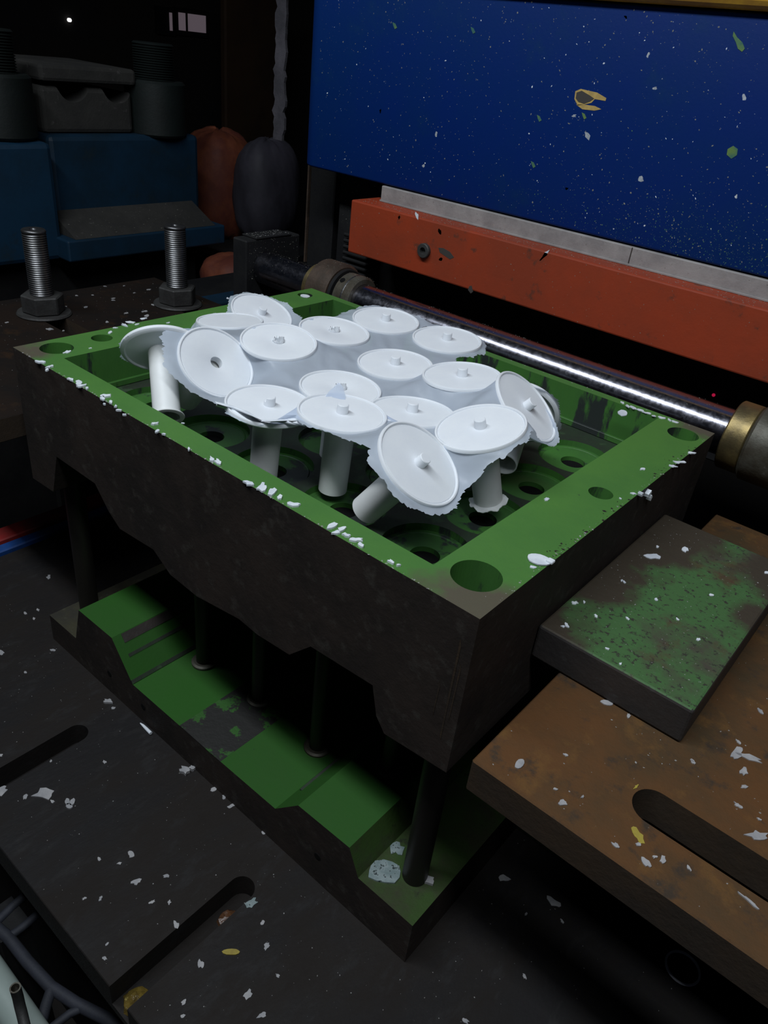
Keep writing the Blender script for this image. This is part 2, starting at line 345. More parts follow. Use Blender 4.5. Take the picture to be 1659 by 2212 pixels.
# ------------------------------------------------------------------ lower die
W = .445
ld = empty('lower_die', (.3, W / 2, ZB), 'lower half of the die with a stepped bright green painted top', 'die')
lp = [(-.018, ZB), (-.018, -.3765), (.046, -.3755), (.0635, -.3185), (.1347, -.3175), (.171, -.3672), (.2615, -.3662), (.2615, -.3662), (.3335, -.3655), (.4200, -.3632),
      (.4515, -.3283), (.5195, -.3255), (.534, -.357), (.6, -.357), (.6, ZB)]
lp2 = []
for q in lp:
    if not lp2 or q != lp2[-1]: lp2.append(q)
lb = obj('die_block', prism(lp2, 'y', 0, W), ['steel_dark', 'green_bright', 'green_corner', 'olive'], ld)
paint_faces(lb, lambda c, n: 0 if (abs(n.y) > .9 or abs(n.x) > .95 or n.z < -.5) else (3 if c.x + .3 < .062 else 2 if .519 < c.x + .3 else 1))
obj('insert_block', BOX((.2620, -.0002, -.3668), (.3333, W, -.3653), .0003), 'green_worn', ld)
for (x0, z0, x1, z1) in ((.148, -.3365, .1655, -.3610),):
    pass
# raised wear lands with bare edges on the slope
s = Vector((.171 - .1347, 0, -.3672 + .3175)).normalized(); nrm = Vector((-s.z, 0, s.x)); nrm = nrm if nrm.z > 0 else -nrm
def slope_strip(d0, d1, h, mname, y0, y1, nm='wear_strip'):
    p0 = Vector((.1347, 0, -.3175)) + s * d0; p1 = Vector((.1347, 0, -.3175)) + s * d1
    poly = [(p0.x, p0.z), (p1.x, p1.z), (p1.x + nrm.x * h, p1.z + nrm.z * h), (p0.x + nrm.x * h, p0.z + nrm.z * h)]
    obj(nm, prism(poly, 'y', y0, y1), mname, ld)
slope_strip(.001, .0125, .0006, 'steel_slab', .012, W)
slope_strip(.0265, .0305, .0006, 'green_grey', .010, W)
slope_strip(.0565, .0612, .0012, 'green_grey', 0, W)
obj('groove_strip', BOX((.425, .03, -.357), (.431, W, -.3545)), 'green_grey', ld)
obj('die_foot', BOX((.57, .20, ZB + .0002), (.66, .44, -.372), .001), 'green_grey', ld)
for i, (x, z) in enumerate(((.12, -.385), (.19, -.39), (.482, -.378))):
    o = obj('side_hole', cyl((x, -.0006, z), (0, 1, 0), .004, .001, 16, .0001), 'hole', ld)
pinz = -.16
for (x, y, zb) in ((.571, .040, -.357), (.010, .042, -.376), (.026, .41, -.376), (.571, .41, -.357)):
    gp = obj('guide_pin', cyl((x, y, zb), (0, 0, 1), .0122, (-.154 if zb > -.36 else -.1605) - zb, 36), 'pin', ld, smooth=40)
for (x, y, zb) in ((.199, .084, -.366), (.293, .092, -.366), (.394, .088, -.364), (.487, .098, -.326), (.293, .26, -.366), (.45, .24, -.328)):
    ep = obj('ejector_rod', cyl((x, y, zb), (0, 0, 1), .0095, .205 if zb < -.35 else .2, 24), 'pin', ld, smooth=40)
    obj('rod_collar', lathe([(.0096, 0), (.0155, 0), (.0155, .0025), (.013, .004), (.0096, .004)], 28, Matrix.Translation((x, y, zb))), 'collar', ep, smooth=30)

# ------------------------------------------------------------------ upper die
ud = empty('upper_die', (.3, W / 2, -.15), 'upper die block with a green painted rim and deep green cavity', 'die')
up = [(0, 0), (.6, 0), (.6, -.1500), (.539, -.1565), (.5290, -.1440), (.5216, -.1158), (.4533, -.1205), (.429, -.1460), (.388, -.1496), (.3627, -.1470), (.3014, -.1568), (.2602, -.1540),
      (.2337, -.1376), (.1758, -.1420), (.1576, -.1296), (.136, -.1055), (.062, -.1050), (.043, -.158), (-.002, -.160)]
up = [(x, z) for x, z in up]
ub = obj('die_body', prism(up, 'y', 0, W), ['steel_dark', 'green', 'green_deep'], ud)
FZ = -.045
cuts = [BOX((.056, .0255, -.0600), (.5425, .432, .02))]
for (x, y, r) in ((.026, .0345, .0172), (.024, .0895, .0115), (.571, .0385, .0188), (.5765, .2235, .0108), (.5775, .4130, .0160), (.020, .4120, .0105)):
    cuts.append(hcyl(x, y, r, -.055, .02))
world_cut(ub, cuts)
off = Vector((.3, W / 2, -.15))
def umat(c, n):
    c = c + off
    if c.z > -.0005 and n.z > .5: return 1
    if .0555 < c.x < .543 and .025 < c.y < .4325 and c.z > -.07: return 2
    if n.z > .5 and c.z > -.06: return 2
    # walls of the small holes
    if c.z > -.056 and (abs(c.y) > .003 and abs(c.y - W) > .003 and abs(c.x) > .003 and abs(c.x - .6) > .003) : return 2
    return 0
paint_faces(ub, umat)
# cavity plate with 20 recesses, each with a through hole
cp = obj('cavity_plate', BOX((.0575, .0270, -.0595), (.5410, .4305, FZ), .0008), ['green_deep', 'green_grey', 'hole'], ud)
ccx = [.114 + .094 * i for i in range(5)]; ccy = [.0945 + .0885 * j for j in range(4)]
cc = []
for x in ccx:
    for y in ccy: cc.append(hcyl(x, y, .0395, FZ - .007, .0, 48))
world_cut(cp, [joined(cc)])
cc = []
for x in ccx:
    for y in ccy: cc.append(hcyl(x, y, .0132, FZ - .012, 0, 32))
world_cut(cp, [joined(cc)])
coff = off
def cmat(c, n):
    if c.z + off.z > FZ - .0008 and n.z > .5: return 1
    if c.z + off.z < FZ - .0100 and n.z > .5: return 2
    return 0
paint_faces(cp, cmat)
for x in ccx[:]:
    for y in ccy:
        obj('recess_ring', lathe([(.0335, FZ - .0069), (.0345, FZ - .0062), (.0355, FZ - .0069)], 40, Matrix.Translation((x, y, 0))), 'green_deep', ud)
# inner wall of the cavity has a small ledge
for (x0, x1, z0, z1) in ((.5885, .5897, -.118, -.030), (.5925, .5932, -.095, -.050), (.5790, .5796, -.10, -.075)):
    obj('edge_scar', prism([(x0, z0), (x1, z0 - .004), (x1 + .001, z1), (x0 + .0005, z1 + .006)], 'y', -.0003, .0002), 'rust_side', ud)
obj('cavity_ledge', BOX((.0565, .4275, -.0445), (.542, .4318, -.038), .0004), 'green_deep', ud)
obj('cavity_ledge', BOX((.0562, .0262, -.0445), (.060, .4318, -.038), .0004), 'green_deep', ud)

# ------------------------------------------------------------------ slotted plates and slab
rp = empty('slotted_plate', (.95, .2, -.127), 'rust brown steel plate with a long slot at right', 'machine plate')
r1 = obj('plate', BOX((.627, -.0205, -.1255), (1.35, .465, -.0955), .0012), ['rust', 'rust_side'], rp)
sc = [BOX((.7360, .0195, -.14), (1.25, .0490, -.08)), hcyl(.7360, .03425, .01475, -.14, -.08, 36)]
world_cut(r1, sc)
paint_faces(r1, lambda c, n: 0 if n.z > .5 else 1)
obj('plate_leg', BOX((1.10, .30, ZB + .0005), (1.24, .45, -.126)), 'black', rp)
obj('plate_leg', BOX((1.10, .07, ZB + .0005), (1.24, .12, -.126)), 'black', rp)
lpz = empty('slotted_plate', (-.24, .2, -.127), 'dark brown steel plate with two slots and bolts at left', 'machine plate')
l1 = obj('plate', BOX((-.436, -.0205, -.1255), (-.040, .478, -.0955), .0012), ['brown_dark', 'rust_side'], lpz)
world_cut(l1, [BOX((-.385, .196, -.14), (-.02, .228, -.08)), BOX((-.31, .398, -.14), (-.02, .430, -.08))])
paint_faces(l1, lambda c, n: 0 if n.z > .5 else 1)
obj('plate_leg', BOX((-.43, .24, -1.1), (-.345, .38, -.126)), 'black', lpz)
sl = empty('clamp_slab', (.66, .23, -.0950), 'thick steel clamp slab with worn green paint beside the die', 'clamp')
bm = BOX((.6012, .1005, -.0950), (.7270, .355, -.0625), .0022, 2)
s1 = obj('slab', bm, ['slab_paint', 'steel_slab'], sl); paint_faces(s1, lambda c, n: 0 if n.z > .9 else 1)

# ------------------------------------------------------------------ threaded studs with nuts
def make_stud(x, y, h, label, group, nr):
    e = empty('threaded_stud', (x, y, -.0955), label, 'bolt', group)
    prof = [(0, 0), (nr, 0)]; hn = .0315
    n = 38
    z0 = .0; 
    for i in range(n):
        za = z0 + (h - .004) * i / n; zb = z0 + (h - .004) * (i + .5) / n
        prof += [(nr, za), (nr - .0013, zb)]
    prof += [(nr, h - .004), (nr, h - .0015), (nr - .0015, h), (nr * .35, h), (nr * .3, h - .002), (0, h - .002)]
    obj('shaft', lathe(prof, 36, Matrix.Translation((x, y, -.0955))), 'stud', e, smooth=50)
    obj('washer', lathe([(nr, .0), (.0385, 0), (.0400, .0015), (.0385, .004), (nr, .004), (nr, 0)], 48, Matrix.Translation((x, y, -.0955))), 'nut', e, smooth=30)
    bm = bmesh.new(); A = []; B = []; C_ = []
    for k in range(6):
        a = math.radians(60 * k + 12); A.append((x + .0315 * math.cos(a), y + .0315 * math.sin(a)))
    bm = prism(A, 'z', -.0914, -.0645)
    bmesh.ops.bevel(bm, geom=[ed for ed in bm.edges], offset=.0018, segments=1, affect='EDGES')
    obj('nut', bm, 'nut', e)
    return e
make_stud(-.346, .214, .126, 'threaded steel stud with hex nut, nearer the left edge', 'threaded studs on the left plate', .0172)
make_stud(-.283, .416, .128, 'threaded steel stud with hex nut, nearer the chrome bar', 'threaded studs on the left plate', .0172)

# ------------------------------------------------------------------ tie bar
RY = .4905; RZ = -.012
tb = empty('tie_bar', (.2, RY, 0), 'chrome tie bar with brass bushings running behind the die', 'bar')
obj('rod', lathe([(0, 0), (.0245, 0), (.0263, .002), (.0263, 1.5), (0, 1.5)], 80, axis_mat((-.150, RY, RZ), (1, 0, 0))), 'chrome', tb, smooth=30)
def ring(x0, x1, r, m, nm, bev=.0015, ri=.0265):
    h = x1 - x0
    return obj(nm, lathe([(ri, 0), (r - bev, 0), (r, bev), (r, h - bev), (r - bev, h), (ri, h)], 56, axis_mat((x0, RY, RZ), (1, 0, 0))), m, tb, smooth=35)
ring(-.034, -.020, .0345, 'brass', 'bushing')
ring(-.0198, .022, .0450, 'collar_brown', 'collar', .004)
c = ring(.0225, .028, .0400, 'black', 'spacer')
c = ring(.0285, .060, .0360, 'collar', 'collar', .003)
obj('bright_ring', lathe([(.0361, 0), (.0364, .0004), (.0364, .0022), (.0361, .0026)], 56, axis_mat((.046, RY, RZ), (1, 0, 0))), 'stud', c)
a = math.radians(128)
for ang in (125, 60):
    a = math.radians(ang); d = Vector((0, math.cos(a), math.sin(a)))
    obj('set_screw_hole', cyl(Vector((.037, RY, RZ)) + d * .0355, d, .0042, .001, 16, .0001), 'hole', c)
ring(.6055, .6290, .0385, 'brass', 'bushing')
ring(.6295, .76, .0420, 'collar', 'collar', .003)
blk = obj('bar_support', BOX((-.182, .450, ZB + .0004), (-.150, .566, .0335), .002), 'black'); tag(blk, 'black dusty support block gripping the left end of the chrome bar', 'support block')
obj('clamp_cap', BOX((-.183, .470, .0337), (-.149, .546, .0365), .0008), 'black', blk)

# ------------------------------------------------------------------ beam, strip, blue panel
ob = empty('cross_beam', (.6, .58, .031), 'orange red painted beam below the blue panel', 'beam')
obj('beam_body', BOX((-.038, .56, .0315), (1.4, .6245, .1085), .0022, 2), 'orange', ob)
sb = obj('socket_screw', lathe([(0, 0), (.0100, 0), (.0104, .0005), (.0104, .005), (.0094, .006), (.0050, .006), (.0050, .001), (0, .001)], 28, axis_mat((.111, .5600, .0665), (0, -1, 0))), 'nut', ob, smooth=30)
ws = obj('white_strip', joined([BOX((-.0125, .5975, .1086), (1.4, .6245, .1310), .0012)] ), 'strip'); tag(ws, 'grey white strip lying between orange beam and blue panel', 'strip')
for x in (.398,):
    obj('butt_joint', BOX((x, .5970, .109), (x + .0012, .5976, .1305)), 'steel_slab', ws)
obj('fillet_lip', BOX((-.0125, .5955, .1086), (1.4, .5974, .1112), .0004), 'strip', ws)
bpn = empty('press_ram', (.5, .65, .1315), 'large blue painted press panel spattered with white flecks', 'machine panel')
bm = bmesh.new(); box(bm, (-.1935, .600, .1325), (1.4, .690, .379))
eds = [e for e in bm.edges if all(abs(v.co.x + .1935) < 1e-5 and abs(v.co.y - .6) < 1e-5 for v in e.verts)]
bmesh.ops.bevel(bm, geom=eds, offset=.030, segments=10, affect='EDGES', profile=.5)
eds = [e for e in bm.edges if all(abs(v.co.z - .1325) < 1e-5 for v in e.verts) or all(abs(v.co.z - .379) < 1e-5 for v in e.verts)]
bmesh.ops.bevel(bm, geom=eds, offset=.0035, segments=3, affect='EDGES', profile=.5)
obj('panel', bm, 'blue', bpn, smooth=35)
yb = obj('top_beam', BOX((-.22, .585, .3800), (1.4, .690, .50), .012, 4), 'yellow'); tag(yb, 'yellow painted beam above the blue panel', 'beam')
pf = empty('press_upright', (-.2, .74, -1.1), 'black press frame post left of the blue panel', 'machine frame')
obj('post', BOX((-.2555, .690, -1.1), (-.195, .80, .9), .002), 'black', pf)
obj('edge_bead', BOX((-.2590, .6855, -.05), (-.2555, .692, .9), .0005), 'collar_brown', pf)
obj('cover_plate', BOX((-.15, .655, -.12), (1.4, .699, .1300), .002), 'black', pf)
bl = empty('bellows', (-.08, .63, -.02), 'small black ribbed bellows left of the orange beam', 'bellows')
for k in range(7):
    obj('fold', BOX((-.100, .615, -.020 + k * .0095), (-.046, .654, -.014 + k * .0095), .002), 'black', bl)
led = obj('indicator_light', cyl((on(1542, 853, 'y', .6540)), (0, -1, 0), .0022, .002, 12), 'led'); tag(led, 'tiny red indicator light in the gap under the orange beam', 'indicator')

# chipped paint on the blue panel
def blob(c, u, v, ru, rv, th, n=12, jag=.25, seed=1, rot=0):
    r = random.Random(seed); c = Vector(c); u = Vector(u); v = Vector(v); w_ = u.cross(v).normalized(); pts = []
    for k in range(n):
        a = 2 * math.pi * k / n; f = 1 + r.uniform(-jag, jag); x = ru * f * math.cos(a); y = rv * f * math.sin(a)
        x, y = x * math.cos(rot) - y * math.sin(rot), x * math.sin(rot) + y * math.cos(rot)
        pts.append(c + u * x + v * y)
    bm = bmesh.new(); A = [bm.verts.new(p) for p in pts]; B = [bm.verts.new(p + w_ * th) for p in pts]
    bm.faces.new(A[::-1]); bm.faces.new(B)
    for k in range(n): bm.faces.new((A[k], A[(k + 1) % n], B[(k + 1) % n], B[k]))
    return bm
X, Y, Z = Vector((1, 0, 0)), Vector((0, 1, 0)), Vector((0, 0, 1))
def bpoly(pxs, y, th, m, nm, par):
    ps = [on(*q, 'y', y) for q in pxs]; bm = prism([(p.x, p.z) for p in ps], 'y', y - th, y + .0002); return obj(nm, bm, m, par)
bpoly([(1243, 197), (1255, 192), (1272, 196), (1290, 200), (1310, 212), (1308, 218), (1285, 214), (1278, 222), (1262, 226), (1248, 228), (1241, 214)], .6, .0003, 'chip_yellow', 'paint_chip', bpn)
bpoly([(1245, 226), (1262, 226), (1285, 229), (1299, 236), (1284, 239), (1258, 236)], .6, .0003, 'chip_yellow', 'paint_chip', bpn)
bpoly([(1246, 200), (1257, 196), (1274, 206), (1284, 213), (1275, 219), (1262, 224), (1250, 220), (1244, 212)], .6, .0006, 'chip_metal', 'bare_spot', bpn)
bpoly([(1585, 68), (1592, 80), (1604, 92), (1609, 105), (1603, 112), (1594, 105), (1590, 92), (1583, 78)], .6, .0004, 'dust_green', 'paint_chip', bpn)
bpoly([(1572, 322), (1584, 315), (1594, 322), (1592, 335), (1580, 343), (1570, 334)], .6, .0004, 'dust_green', 'paint_chip', bpn)
for (x, y_) in ((853, 55), (1022, 65), (1165, 255), (1152, 355), (1262, 250)):
    bpoly([(x - 5, y_ - 7), (x + 1, y_ - 4), (x + 5, y_ + 5), (x, y_ + 8), (x - 3, y_ + 1)], .6, .0004, 'dust_green', 'paint_chip', bpn)
bpoly([(947, 535), (958, 536), (972, 544), (981, 556), (972, 560), (960, 552), (950, 545)], .56, .0003, 'chip_metal', 'bare_spot', ob)
bpoly([(1019, 617), (1022, 630), (1017, 634), (1011, 626), (1014, 618)], .56, .0003, 'chip_metal', 'bare_spot', ob)

# ------------------------------------------------------------------ background machine at left
def bx(name, a, b, m, par, bev=.004): return obj(name, BOX(a, b, bev, 2), m, par)
bgm = empty('blue_machine', (-1.5, .8, -1.1), 'dark blue machine in the gloom with big threaded columns on it', 'machine')
bx('machine_body', (-1.5, .66, -.165), (-1.1, 1.10, .050), 'teal_machine', bgm, .012)
bx('machine_body', (-1.5, .30, -.22), (-1.04, .635, .043), 'teal_machine', bgm, .012)
bx('ledge', (-1.1, .62, -.215), (-.99, 1.10, -.165), 'teal_machine', bgm)
obj('ledge_top', prism([(-1.0995, -.1645), (-.996, -.1645), (-1.0995, -.118)], 'y', .645, 1.07), 'grey_dust', bgm)
bx('machine_foot', (-1.45, .35, -1.1), (-1.10, 1.08, -.216), 'black', bgm)
bm = BOX((-1.42, .67, .0505), (-1.13, .915, .150), .01, 2); hb = obj('saddle', bm, 'grey_dust', bgm)
world_cut(hb, [lathe([(0, -.6), (.042, -.6), (.042, .6), (0, .6)], 32, axis_mat((-1.2, .755, .160), (1, 0, 0))), lathe([(0, -.6), (.042, -.6), (.042, .6), (0, .6)], 32, axis_mat((-1.2, .875, .160), (1, 0, 0)))])
bx('saddle_cap', (-1.42, .67, .1605), (-1.12, .925, .196), 'grey_dust', bgm, .008)
for (y, x) in ((1.0, -1.15), (.56, -1.12)):
    obj('column_sleeve', cyl((x, y, .045), (0, 0, 1), .078, .130, 40, .006), 'green_black', bgm, smooth=35)
    prof = [(0, 0)]
    for i in range(14): prof += [(.052, .176 + .0055 * i), (.047, .176 + .0055 * (i + .5))]
    prof += [(.052, .254), (.048, .258), (0, .258)]
    obj('threaded_column', lathe(prof[1:] , 36, Matrix.Translation((x, y, 0))), 'green_black', bgm, smooth=50)
# lower bench pieces behind the studs
bb = empty('dark_beam', (-.75, .7, -1.1), 'low dark steel beams in the shadow behind the threaded studs', 'beam')
bx('beam_body', (-.80, .30, -.30), (-.66, 1.25, -.235), 'black', bb); bx('beam_body', (-.62, .45, -.26), (-.56, 1.2, -.215), 'teal_machine', bb)
bx('beam_leg', (-.78, .40, -1.1), (-.57, .70, -.30), 'black', bb)
# sacks
def sack(name, c, r, m, seed, label):
    bm = bmesh.new(); bmesh.ops.create_uvsphere(bm, u_segments=36, v_segments=24, radius=1)
    r_ = random.Random(seed); ph = [r_.uniform(0, 6) for _ in range(6)]
    for v in bm.verts:
        a = math.atan2(v.co.y, v.co.x); z = v.co.z
        f = (abs(v.co.x) ** 3 + abs(v.co.y) ** 3 + abs(v.co.z) ** 3) ** (-1 / 3.4) * (1 + .03 * math.sin(3 * a + ph[0] + 2 * z)) + .014 * math.sin(7 * a + ph[1] + 5 * z) + .02 * math.sin(13 * a + ph[2] - 9 * z)
        v.co = Vector((v.co.x * r[0] * f, v.co.y * r[1] * f, z * f * r[2])) + Vector(c)
    o = obj(name, bm, m, smooth=180); tag(o, label, 'sack'); return o
sack('sack', (-1.32, 1.350, -.130), (.10, .115, .165), 'bag_orange', 3, 'bulging orange sack behind the blue machine edge')
sack('sack', (-1.15, 1.400, -.118), (.08, .105, .150), 'bag_grey', 5, 'grey sack leaning in front of the orange sack')
s3 = sack('sack', (-.95, 1.11, -.300), (.08, .10, .062), 'bag_orange', 8, 'crumpled orange sack hanging low behind the dark beams')
bs = tag(obj('sack_bench', joined([BOX((-1.44, 1.16, -1.1), (-1.04, 1.60, -.290), .01), BOX((-1.035, 1.0, -1.1), (-.86, 1.25, -.360), .01)]), 'black'), 'black bench under the sacks in the dark', 'bench')
bo = tag(obj('brown_board', joined([BOX((-3.25, 2.93, -1.1), (-3.2, 3.36, .60), .01)]), 'board'), 'tall dim brown board standing in the far dark', 'board')
# grey rag strip hanging beside the post
bm = bmesh.new(); rr = random.Random(4); n = 46; A = []; B = []
for k in range(n):
    z = .56 - k * .0092; wv = .0015 * math.sin(k * .9) + rr.uniform(-.003, .003); A.append((-.360 + wv, z)); B.append((-.334 + .4 * wv + rr.uniform(-.003, .003), z))
va = [[bm.verts.new((x, y, z)) for (x, z) in A] for y in (.694, .699)]; vb = [[bm.verts.new((x, y, z)) for (x, z) in B] for y in (.694, .699)]
for k in range(n - 1):
    bm.faces.new((va[0][k], vb[0][k], vb[0][k + 1], va[0][k + 1])); bm.faces.new((va[1][k], va[1][k + 1], vb[1][k + 1], vb[1][k]))
    bm.faces.new((va[0][k], va[0][k + 1], va[1][k + 1], va[1][k])); bm.faces.new((vb[0][k], vb[1][k], vb[1][k + 1], vb[0][k + 1]))
tag(obj('hanging_rag', bm, 'rag'), 'ragged grey cloth strip hanging beside the black post', 'cloth')
# ------------------------------------------------------------------ spools
SP = [  # centre, normal, layout cell, nub kind, flange, label, tube length
 ((.1535, .0776, .0306), (-.66, .43, .60), (0, 0), 'nub', 'smooth', 'white plastic spool tipped over at the far left, underside showing'),
 ((.2123, .0992, .0298), (.67, -.01, .74), (1, 0), 'hole', False, 'white spool with a steeply tilted disc and round centre hole'),
 ((.3150, .0752, .0282), (.07, .01, .997), (2, 0), 'broken', False, 'white spool standing at the front left behind torn film'),
 ((.3758, .1048, .0350), (.03, .03, .999), (3, 0), 'nub', False, 'white spool standing at front centre with crumpled film on its edge'),
 ((.4737, .0911, .0309), (.58, .08, .81), (4, 0), 'nub', False, 'white spool tilted toward the viewer at the front, nearest'),
 ((.0832, .2237, .0135), (-.10, .03, .994), (0, 1), 'none', False, 'plain white spool disc without knob above the steeply tilted one'),
 ((.2247, .1698, .0414), (.12, -.09, .989), (1, 1), 'torn', False, 'white spool with a torn centre knob right of the steep disc'),
 ((.3268, .1553, .0285), (.05, .00, .998), (2, 1), 'torn', False, 'white spool at the centre with a film flap across it'),
 ((.4042, .1690, .0290), (-.04, .06, .997), (3, 1), 'nub', False, 'upright white spool just behind the nearest tilted one'),
 ((.4790, .1668, .0425), (-.16, -.22, .963), (4, 1), 'nub', True, 'white spool leaning left, with flared foot, right of the nearest one'),
 ((.0660, .2895, .0070), (.36, .0, .93), (0, 2), 'nub', None, 'farthest white spool, tilted, at the top left of the group'),
 ((.2251, .2530, .0374), (.08, .01, .997), (1, 2), 'torn', False, 'white spool with a torn square centre, far middle row'),
 ((.3224, .2429, .0322), (.00, -.04, .999), (2, 2), 'nub', False, 'upright white spool at the middle, right of the pinhole in the film'),
 ((.3991, .2527, .0424), (-.08, -.04, .996), (3, 2), 'nub', False, 'upright white spool between the middle one and the film wrapped one'),
 ((.4757, .2513, .0377), (.60, .15, .785), (4, 2), 'nub', False, 'white spool tilted right and half wrapped in frosted film'),
 ((.2334, .3319, .0378), (.05, -.04, .998), (1, 3), 'nub', False, 'upright white spool in the back row, left one beside the chrome bar'),
 ((.3131, .3461, .0357), (.01, -.05, .999), (2, 3), 'nub', False, 'upright white spool in the back row, right one beside the chrome bar'),
 ((.4440, .3040, .0057), (-.36, .87, .33), (4, 3), 'nub', False, 'white spool lying on its side beneath the film wrapped one'),
]
RD = .0397
GROUP = 'white plastic spools lying in the die'
def disc_profile(hole):
    top = [(.0095, 0)] if hole else [(0, 0)]
    if hole: top = [(.0062, -.006), (.0062, -.0002), (.0066, 0)]
    return top + [(.0362, 0), (.0366, -.0006), (.0371, -.0006), (.0374, .0006), (.0380, .0011), (.0392, .0010), (RD, .0002), (RD, -.0022), (.0385, -.0036), (.0360, -.0044), (.0345, -.0030), (.0150, -.0034), (.0128, -.0040)]
mesh_cache = {}
def part_mesh(key, maker, mats, smooth=40):
    if key not in mesh_cache:
        bm = maker(); bmesh.ops.recalc_face_normals(bm, faces=bm.faces[:]); me = bpy.data.meshes.new(key); bm.to_mesh(me); bm.free()
        for m in mats: me.materials.append(M[m])
        me.shade_smooth(); me.set_sharp_from_angle(angle=math.radians(smooth)); mesh_cache[key] = me
    return mesh_cache[key]
def part(name, me, parent):
    o = bpy.data.objects.new(name, me); COL.objects.link(o); o.parent = parent; return o
def m_disc_full(): return lathe(disc_profile(False) + [(0, -.0040)], 80)
def m_disc_hole(): return lathe(disc_profile(True) + [(.0110, -.008), (.0062, -.008), (.0062, -.006)], 80)
def m_nub(): return lathe([(0, .0080), (.0045, .0080), (.0050, .0075), (.0052, .0004), (.0054, -.0002), (0, -.0003)], 32)
def m_stub():
    bm = lathe([(0, -.0050), (.0058, -.0050), (.0060, .0018), (.0048, .0022), (.0045, -.004)], 24)
    r = random.Random(3)
    for v in bm.verts:
        if v.co.z > 0: v.co.z += r.uniform(-.0022, .0020); v.co.x += r.uniform(-.0006, .0006)
    return bm
def m_broken():
    bm = m_nub(); r = random.Random(9)
    for v in bm.verts:
        if v.co.z > .005 and v.co.x < .0: v.co.z -= .0035 + r.uniform(0, .0015)
    return bm
LST = .078
def m_stem(): return lathe([(.0128, -.0036), (.0136, -.0060), (.0134, -.0200), (.0132, -LST), (.0127, -LST - .0004), (.0118, -LST), (.0118, -.012), (0, -.012)], 48)
def m_stem_short(): return lathe([(.0128, -.0036), (.0136, -.0060), (.0134, -.0170), (.0118, -.0170), (.0118, -.012), (0, -.012)], 48)
def m_flange_smooth(): return lathe([(.0128, -LST + .0012), (.0165, -LST + .0010), (.0168, -LST + .0004), (.0165, -LST - .0002), (.0120, -LST - .0004)], 60)
def m_flange():
    seg = 60; r = random.Random(12); bm = lathe([(.0128, -LST + .0025), (.0145, -LST + .0010), (.0163, -LST + .0004), (.0172, -LST + .0004), (.0170, -LST - .0004), (.0145, -LST - .0006), (.0120, -LST - .0004)], seg)
    for v in bm.verts:
        rr_ = math.hypot(v.co.x, v.co.y)
        if rr_ > .0160:
            a = math.atan2(v.co.y, v.co.x); f = 1 + .03 * math.sin(4 * a) + .035 * math.sin(11 * a + 1) + .02 * math.sin(23 * a); v.co.x *= f; v.co.y *= f; v.co.z += .0012 * math.sin(7 * a + 2)
    return bm
frames = []
for (c, n, cell, nub, fl, lab) in SP:
    n = Vector(n).normalized(); e = empty('plastic_spool', c, lab, 'spool', GROUP)
    a = Vector((0, 1, 0)).cross(n).normalized(); b_ = n.cross(a)
    e.rotation_euler = Matrix((a, b_, n)).transposed().to_euler()
    frames.append((Vector(c), a, b_, n, cell))
    hole = nub in ('hole', 'torn')
    part('disc', part_mesh('disc_hole' if hole else 'disc_full', m_disc_hole if hole else m_disc_full, ['plastic']), e)
    if nub == 'nub': part('knob', part_mesh('knob', m_nub, ['plastic']), e)
    if nub == 'broken': part('knob', part_mesh('knob_broken', m_broken, ['plastic']), e)
    if nub == 'torn': part('torn_knob', part_mesh('torn_knob', m_stub, ['plastic']), e)
    part('stem', part_mesh('stem' if fl is not None else 'stem_short', m_stem if fl is not None else m_stem_short, ['plastic_warm']), e)
    if fl == 'smooth': part('foot_flange', part_mesh('foot_flange_smooth', m_flange_smooth, ['plastic_warm']), e)
    elif fl: part('foot_flange', part_mesh('foot_flange', m_flange, ['plastic_warm']), e)

# ------------------------------------------------------------------ frosted film web joining the spools (thin-plate spline through the disc rims)
PX, PY = .0885, .0885
ctrl, tgt = [], []
for (c, a, b_, n, cell) in frames:
    u0 = Vector((cell[0] * PX, cell[1] * PY))
    for k in range(12):
        t_ = 2 * math.pi * k / 12
        ctrl.append((u0.x + .0395 * math.cos(t_), u0.y + .0395 * math.sin(t_)))
        tgt.append(c + (a * math.cos(t_) + b_ * math.sin(t_)) * .0385 - n * .0016)
    ctrl.append((u0.x, u0.y)); tgt.append(c - n * .0020)
ctrl = np.array(ctrl); tgt = np.array([list(t_) for t_ in tgt]); nC = len(ctrl)
def U(r2): return np.where(r2 > 1e-14, r2 * np.log(np.maximum(r2, 1e-14)) * .5, 0)
K = U(((ctrl[:, None] - ctrl[None]) ** 2).sum(-1)) + np.eye(nC) * 1e-7
Pm = np.hstack([np.ones((nC, 1)), ctrl]); A_ = np.zeros((nC + 3, nC + 3)); A_[:nC, :nC] = K; A_[:nC, nC:] = Pm; A_[nC:, :nC] = Pm.T
Wt = np.linalg.solve(A_, np.vstack([tgt, np.zeros((3, 3))]))
def film_eval(uv):
    Kq = U(((uv[:, None] - ctrl[None]) ** 2).sum(-1)); return Kq @ Wt[:nC] + np.hstack([np.ones((len(uv), 1)), uv]) @ Wt[nC:]
cells = [f[4] for f in frames]; cset = set(cells)
st = .0022; us = np.arange(-.075, .43, st); vs = np.arange(-.075, .345, st)
UU, VV = np.meshgrid(us, vs, indexing='ij'); uv = np.stack([UU.ravel(), VV.ravel()], 1); P3 = film_eval(uv)
jag = .0035 * np.sin(uv[:, 0] * 310 + 2 * np.sin(uv[:, 1] * 190)) + .0025 * np.sin(uv[:, 1] * 420 + 1.3 * np.sin(uv[:, 0] * 530)) + .003 * np.sin(uv[:, 0] * 95 + uv[:, 1] * 130)
